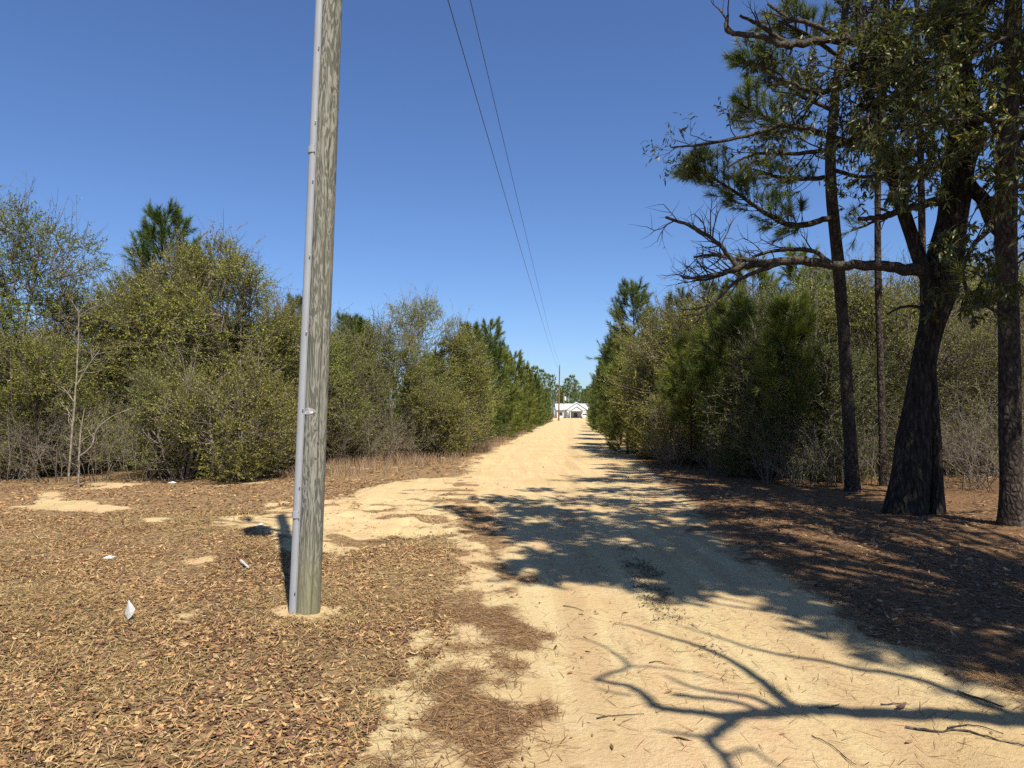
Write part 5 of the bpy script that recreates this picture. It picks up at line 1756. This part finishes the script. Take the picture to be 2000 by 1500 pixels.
gable('wing_roof', hx(1104.5), hx(1147), -1.6, 6.0, 2.9, 5.6, 0.30, M['roof_metal'], M['siding'], house)
m = MB()
box(m, ((hx(1107) + hx(1144.5)) / 2, 0.1, 1.45), (hx(1144.5) - hx(1107), 2.6, 2.9))
m.obj('wing_wall', M['siding'], house)
gable('porch_roof', hx(1111), hx(1137.5), -4.6, -1.4, 2.55, 4.25, 0.22, M['roof_metal'], M['siding'], house)
for px in (1112, 1136):
    m = MB()
    box(m, (hx(px), -4.2, 1.28), (0.24, 0.24, 2.56), 0, 0.02)
    m.obj('porch_post', M['siding'], house)
m = MB()
box(m, ((hx(1114) + hx(1135)) / 2, -1.24, 1.2), (hx(1135) - hx(1114), 0.06, 2.35))
m.obj('porch_shade_panel', M['shade_wall'], house)  # grey sheet over the white wall, porch shade put into its colour
for (pa, pb_, za, zb, y) in ((1091.5, 1099.5, 0.9, 2.3, 1.46), (1105.0, 1108.5, 0.4, 2.3, -1.24), (1119, 1128, 0.2, 2.15, -1.30)):
    m = MB()
    box(m, ((hx(pa) + hx(pb_)) / 2, y, (za + zb) / 2), (hx(pb_) - hx(pa), 0.08, zb - za))
    w_ = m.obj('window' if pa != 1119 else 'door', M['trim'], house)
    m = MB()
    box(m, ((hx(pa) + hx(pb_)) / 2, y - 0.05, (za + zb) / 2), (hx(pb_) - hx(pa) - 0.25, 0.03, zb - za - 0.25))
    m.obj('pane', M['glass'], w_)

# parked white vehicle by the right-hand trees
vb = np.array([at_px(1140.5, 245), 245.0, 0.0])
van = thing('parked_vehicle', 'small white parked vehicle half hidden by the right-hand trees', 'car', vb)
M['car_white'] = plain_mat('white_car_paint', (0.6, 0.6, 0.59), 0.3, 0.5, 0, 0.02, 1)
M['rubber'] = plain_mat('tyre_rubber', (0.03, 0.03, 0.03), 0.9, 0.1, 0, 0.1, 5)
m = MB()
prof = [(-2.2, 0.35), (-2.25, 0.75), (-2.1, 0.95), (-1.2, 1.05), (-0.6, 1.6), (0.9, 1.68), (1.9, 1.55), (2.2, 1.0), (2.25, 0.5), (2.1, 0.32)]
pv = np.array([[(s_ * (0.9 - 0.14 * (z > 1.2)), y, z) for y, z in prof] for s_ in (-1, 1)])
n = len(prof)
m.add(np.vstack([pv[0], pv[1], [[-0.9, 0, 0.8]], [[0.9, 0, 0.8]]]), quads=[[i, (i + 1) % n, n + (i + 1) % n, n + i] for i in range(n)],
      tris=[[(i + 1) % n, i, 2 * n] for i in range(n)] + [[n + i, n + (i + 1) % n, 2 * n + 1] for i in range(n)])
m.obj('body', M['car_white'], van)
m = MB()
m.add([(-0.66, -1.16, 1.12), (0.66, -1.16, 1.12), (0.6, -0.70, 1.55), (-0.6, -0.70, 1.55), (-0.66, -1.18, 1.14), (0.66, -1.18, 1.14), (0.6, -0.73, 1.57), (-0.6, -0.73, 1.57)], quads=[[4, 5, 6, 7], [0, 3, 2, 1], [0, 1, 5, 4], [3, 7, 6, 2], [0, 4, 7, 3], [1, 2, 6, 5]])
m.obj('windscreen', M['glass'], van)
for (x, y) in ((-0.82, -1.4), (0.82, -1.4), (-0.82, 1.4), (0.82, 1.4)):
    m = MB()
    a = np.arange(16) * 2 * math.pi / 16
    ringp = [(0.0, -0.11), (0.30, -0.11), (0.34, -0.08), (0.34, 0.08), (0.30, 0.11), (0.0, 0.11)]
    Vv = np.array([[(x + w_, y + r_ * math.cos(t), 0.34 + r_ * math.sin(t)) for t in a] for r_, w_ in ringp])
    ix = np.arange(Vv.shape[0] * 16).reshape(-1, 16)
    nx = np.roll(ix, -1, 1)
    m.add(Vv.reshape(-1, 3), quads=np.stack([ix[:-1], nx[:-1], nx[1:], ix[1:]], -1).reshape(-1, 4))
    m.obj('wheel', M['rubber'], van)
for x in (-0.62, 0.62):
    m = MB()
    box(m, (x, -2.24, 0.72), (0.34, 0.06, 0.16), 0, 0.01)
    m.obj('headlight', M['tag_metal'], van)

PINE_HAZE = [tuple(1.5 * c + 0.01 for c in q) for q in PINE_C]  # needles paled and greyed: distance haze put into their colour
FARP = [pine(401, 19.0, 3.4, 0.45, 26, 0.55, 0.05, PINE_HAZE, 0.22, 1.5, 3, 0.6), pine(402, 16.0, 2.9, 0.38, 26, 0.55, 0.05, PINE_HAZE, 0.2, 1.4, 3, 0.6)]
FT = [(1030, 290, 21, 'tall pine with a broad crown showing above the left pine row'), (1043, 300, 21.5, 'tallest far pine left of the far utility pole'), (1056, 305, 20.5, 'far pine with an open crown beside the tallest one'), (1068, 310, 19, 'far pine with see-through crown just left of the far pole'),
      (1079, 300, 18, 'far pine directly behind the top of the far pole'), (1088, 320, 14.5, 'low far pine right of the far pole'), (1098, 315, 14, 'far pine above the left end of the house roof'), (1108, 310, 17, 'far pine standing over the middle of the house'),
      (1117, 312, 18.5, 'tallest far pine behind the house gable'), (1125, 318, 16.5, 'far pine right of the house gable'), (1134, 322, 14, 'far pine above the parked white vehicle'), (1143, 330, 13, 'far pine next to the right row of roadside pines'), (1016, 300, 19, 'far pine half hidden behind the left row'),
      (1150, 320, 14, 'far pine half hidden behind the right row')]
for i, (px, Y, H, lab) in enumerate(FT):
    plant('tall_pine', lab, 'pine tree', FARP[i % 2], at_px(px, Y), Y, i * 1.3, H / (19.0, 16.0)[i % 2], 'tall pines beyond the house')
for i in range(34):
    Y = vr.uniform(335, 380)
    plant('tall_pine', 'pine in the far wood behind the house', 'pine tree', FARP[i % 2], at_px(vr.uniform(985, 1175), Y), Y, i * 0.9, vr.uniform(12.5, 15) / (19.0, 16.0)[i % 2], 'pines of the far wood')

# ------------------------------------------------------------------ pale bare sapling and verge details
sb_ = np.array([*G(150, 950), 0.0])
sb_[2] = hz(sb_[0], sb_[1])
sap = thing('bare_sapling', 'pale leafless sapling with forked stems in front of the left thicket', 'sapling', sb_)
rg = np.random.default_rng(811)
D0 = sb_[1]
for rows, ns in (([(134, 938, D0, 4.4), (138, 880, D0, 4), (143, 820, D0, 4), (148, 760, D0, 3.6), (151, 700, D0, 3), (154, 640, D0, 2), (152, 600, D0, 1.2)], 12),
                 ([(153, 958, D0, 5), (153, 920, D0, 4.6), (155, 880, D0, 4), (158, 840, D0, 3), (165, 800, D0, 2)], 8)):
    w_ = MB()
    tps = []
    limb_and_twigs(w_, rg, rows, sb_, tps, ns, 0.5, 1, 0.05, 0.25, k=6, nch=3)
    w_.obj('stem', M['pale_bark'], sap, smooth=True)
for rows in ([(150, 752, D0, 3.6), (170, 718, D0, 3), (195, 684, D0, 1.6)], [(154, 892, D0, 3.6), (178, 872, D0, 3.2), (190, 838, D0, 2.8), (222, 812, D0, 2.2), (262, 796, D0, 1.2)], [(145, 785, D0, 2.6), (130, 765, D0, 2), (120, 755, D0, 1.2)]):
    w_ = MB()
    limb_and_twigs(w_, rg, rows, sb_, [], 6, 0.35, 1, 0.05, 0.3, k=5, nch=3)
    w_.obj('branch', M['pale_bark'], sap, smooth=True)

M['white_plastic'] = plain_mat('white_plastic', (0.46, 0.455, 0.44), 0.5, 0.3, 0, 0.18, 30)


def crumple(name, px, py, w, d, h, seed, label, cat, mat='white_plastic', rz=0.0, amp=1.0):
    g = G(px, py)
    rr_ = np.random.default_rng(seed)
    n = 9
    u = np.linspace(-0.5, 0.5, n)
    X, Y = np.meshgrid(u * w, u * d)
    Z = h * (0.35 + 0.65 * rr_.random((n, n)) * amp) * np.clip(1.25 - 2.1 * np.maximum(np.abs(X) / w, np.abs(Y) / d), 0.05, 1)
    ca, sa = math.cos(rz), math.sin(rz)
    V = np.stack([X * ca - Y * sa, X * sa + Y * ca, Z], -1).reshape(-1, 3)
    B = V.copy()
    B[:, 2] = 0.001
    ix = np.arange(n * n).reshape(n, n)
    q = np.stack([ix[:-1, :-1], ix[:-1, 1:], ix[1:, 1:], ix[1:, :-1]], -1).reshape(-1, 4)
    mm = MB()
    mm.add(np.vstack([V, B]), quads=np.vstack([q, q[:, ::-1] + n * n]))
    o = mm.obj(name, M[mat])
    o.location = (g[0], g[1], hz(*g) + 0.012)
    return tag(o, label, cat)


crumple('plastic_bag', 213, 1095, 0.098, 0.098, 0.035, 1, 'crumpled clear white plastic lying on the leaves far left', 'plastic')
crumple('paper_scrap', 541, 1057, 0.07, 0.07, 0.014, 2, 'small white scrap in the shadow of the near pole', 'paper scrap')
crumple('paper_scrap', 509, 1029, 0.07, 0.098, 0.028, 3, 'white scrap on the sand beside the transformer shadow', 'paper scrap')
crumple('paper_scrap', 337, 942, 0.154, 0.14, 0.049, 4, 'pale scrap in front of the left thicket', 'paper scrap')
crumple('paper_scrap', 1739, 1000, 0.063, 0.063, 0.077, 5, 'white scrap at the left foot of the oak', 'paper scrap')
g = G(477, 1113)
o = thing('marker_stake', 'white plastic stake lying tilted on the leaves left of the pole', 'stake', (g[0], g[1], hz(*g)))
m = MB()
a0, a1 = P(470, 1105, g[1] + 0.12) - np.array([g[0], g[1], hz(*g)]), P(485, 1122, g[1] - 0.1) - np.array([g[0], g[1], hz(*g)])
a0[2], a1[2] = 0.055, 0.03
tubes(np.array([a0, (a0 + a1) / 2, a1]), np.array([0.012, 0.012, 0.011]), 6, (1, 1, 1), m, True)
m.obj('strip', M['white_plastic'], o)
g = G(250, 1222)
fl = thing('marker_flag', 'small folded white marker flag standing in the leaves', 'flag', (g[0], g[1], hz(*g)))
m = MB()
tubes(np.array([(0, 0, -0.02), (0.0, 0, 0.08), (-0.004, 0, 0.165)]), np.array([0.0022, 0.0022, 0.002]), 6, (1, 1, 1), m, True)
m.obj('wire_stem', M['steel'], fl)
m = MB()
fv = np.array([(0, 0, 0.155), (0.012, -0.02, 0.13), (0.06, -0.012, 0.085), (0.035, -0.025, 0.03), (0.01, -0.022, 0.012), (-0.022, -0.008, 0.05), (0.018, 0.01, 0.09), (0.02, 0.014, 0.03)])
m.add(np.vstack([fv, fv + np.array([0, 0.0012, 0])]), tris=[[0, 5, 1], [1, 5, 4], [1, 4, 3], [1, 3, 2], [0, 1, 2], [0, 2, 6], [6, 2, 3], [6, 3, 7], [5, 6, 7], [0, 6, 5], [5, 7, 4]])
m.obj('flag_sheet', M['white_plastic'], fl)

# sticks and single leaves on the sand
def stick(pix, rad, label, forks=(), lift=0.008):
    pts = [np.array([*G(*p), 0]) for p in pix]
    b = pts[len(pts) // 2].copy()
    mm = MB()
    rr_ = np.random.default_rng(int(pix[0][0]))
    for line, rd in [(pts, rad)] + [([np.array([*G(*p), 0]) for p in f], rad * 0.6) for f in forks]:
        L_ = np.array(line)
        L_[:, 2] = [hz(x, y) + lift for x, y in L_[:, :2]]
        p, r = spline(L_ - np.array([b[0], b[1], 0]), np.linspace(rd * 0.7, rd * 0.35, len(L_)), 5, 0.5, rr_)
        tubes(p, r, 6, (1, 1, 1), mm, True)
    o = mm.obj('fallen_stick', M['limb_bark'])
    o.location = (b[0], b[1], 0)
    return tag(o, label, 'stick', 'sticks lying on the road')


stick([(1768, 1402), (1830, 1412), (1880, 1416), (1940, 1432), (2000, 1446)], 0.010, 'forked dead stick on the sand at the lower right corner', [[(1850, 1410), (1900, 1408), (1960, 1424)]])
stick([(1100, 1177), (1118, 1180), (1140, 1186)], 0.006, 'straight stick on the sunlit sand left of the dark crumbs')
stick([(1165, 1388), (1185, 1384), (1215, 1378), (1258, 1380)], 0.005, 'curved thin stick below the curled branch shadow')
stick([(1585, 1422), (1620, 1438), (1650, 1462), (1672, 1478)], 0.004, 'thin diagonal twig on the sand at the bottom')
stick([(1720, 1360), (1750, 1358), (1776, 1362)], 0.006, 'short stick inside the main limb shadow')
stick([(1600, 1366), (1622, 1364), (1640, 1358)], 0.006, 'short bent stick left inside the limb shadow')
stick([(1268, 1285), (1285, 1282), (1300, 1288)], 0.005, 'small bent twig above the branch shadow')
stick([(1870, 1348), (1920, 1366), (1958, 1380)], 0.012, 'dark stick across the straw clump on the right', lift=0.02)
for i, (px, py, lab) in enumerate(((1526, 1420, 'single curled leaf below the main limb shadow'), (1332, 1428, 'dark single leaf by the lower shadow fork'), (1466, 1268, 'tan single leaf beside the long branch shadow'), (1535, 1312, 'small leaf left of the dark straw clump'),
                                   (1162, 1228, 'small leaf on the sunlit sand by the branch shadow tip'), (1195, 1440, 'small brown leaf at the bottom of the road'), (1305, 1340, 'small leaf between the branch shadows'))):
    g = G(px, py)
    mm = MB()
    st_ = rng
    rng = np.random.default_rng(900 + i)
    lay_leaves(mm, np.array([g[0]]), np.array([g[1]]), 0.075, 0.006, [(0.16, 0.09, 0.055), (0.30, 0.19, 0.10)])
    rng = st_
    mm.v[0][:, 0] -= g[0]
    mm.v[0][:, 1] -= g[1]
    o = mm.obj('fallen_leaf', M['litter'])
    o.location = (g[0], g[1], 0)
    tag(o, lab, 'leaf', 'single leaves on the sand')
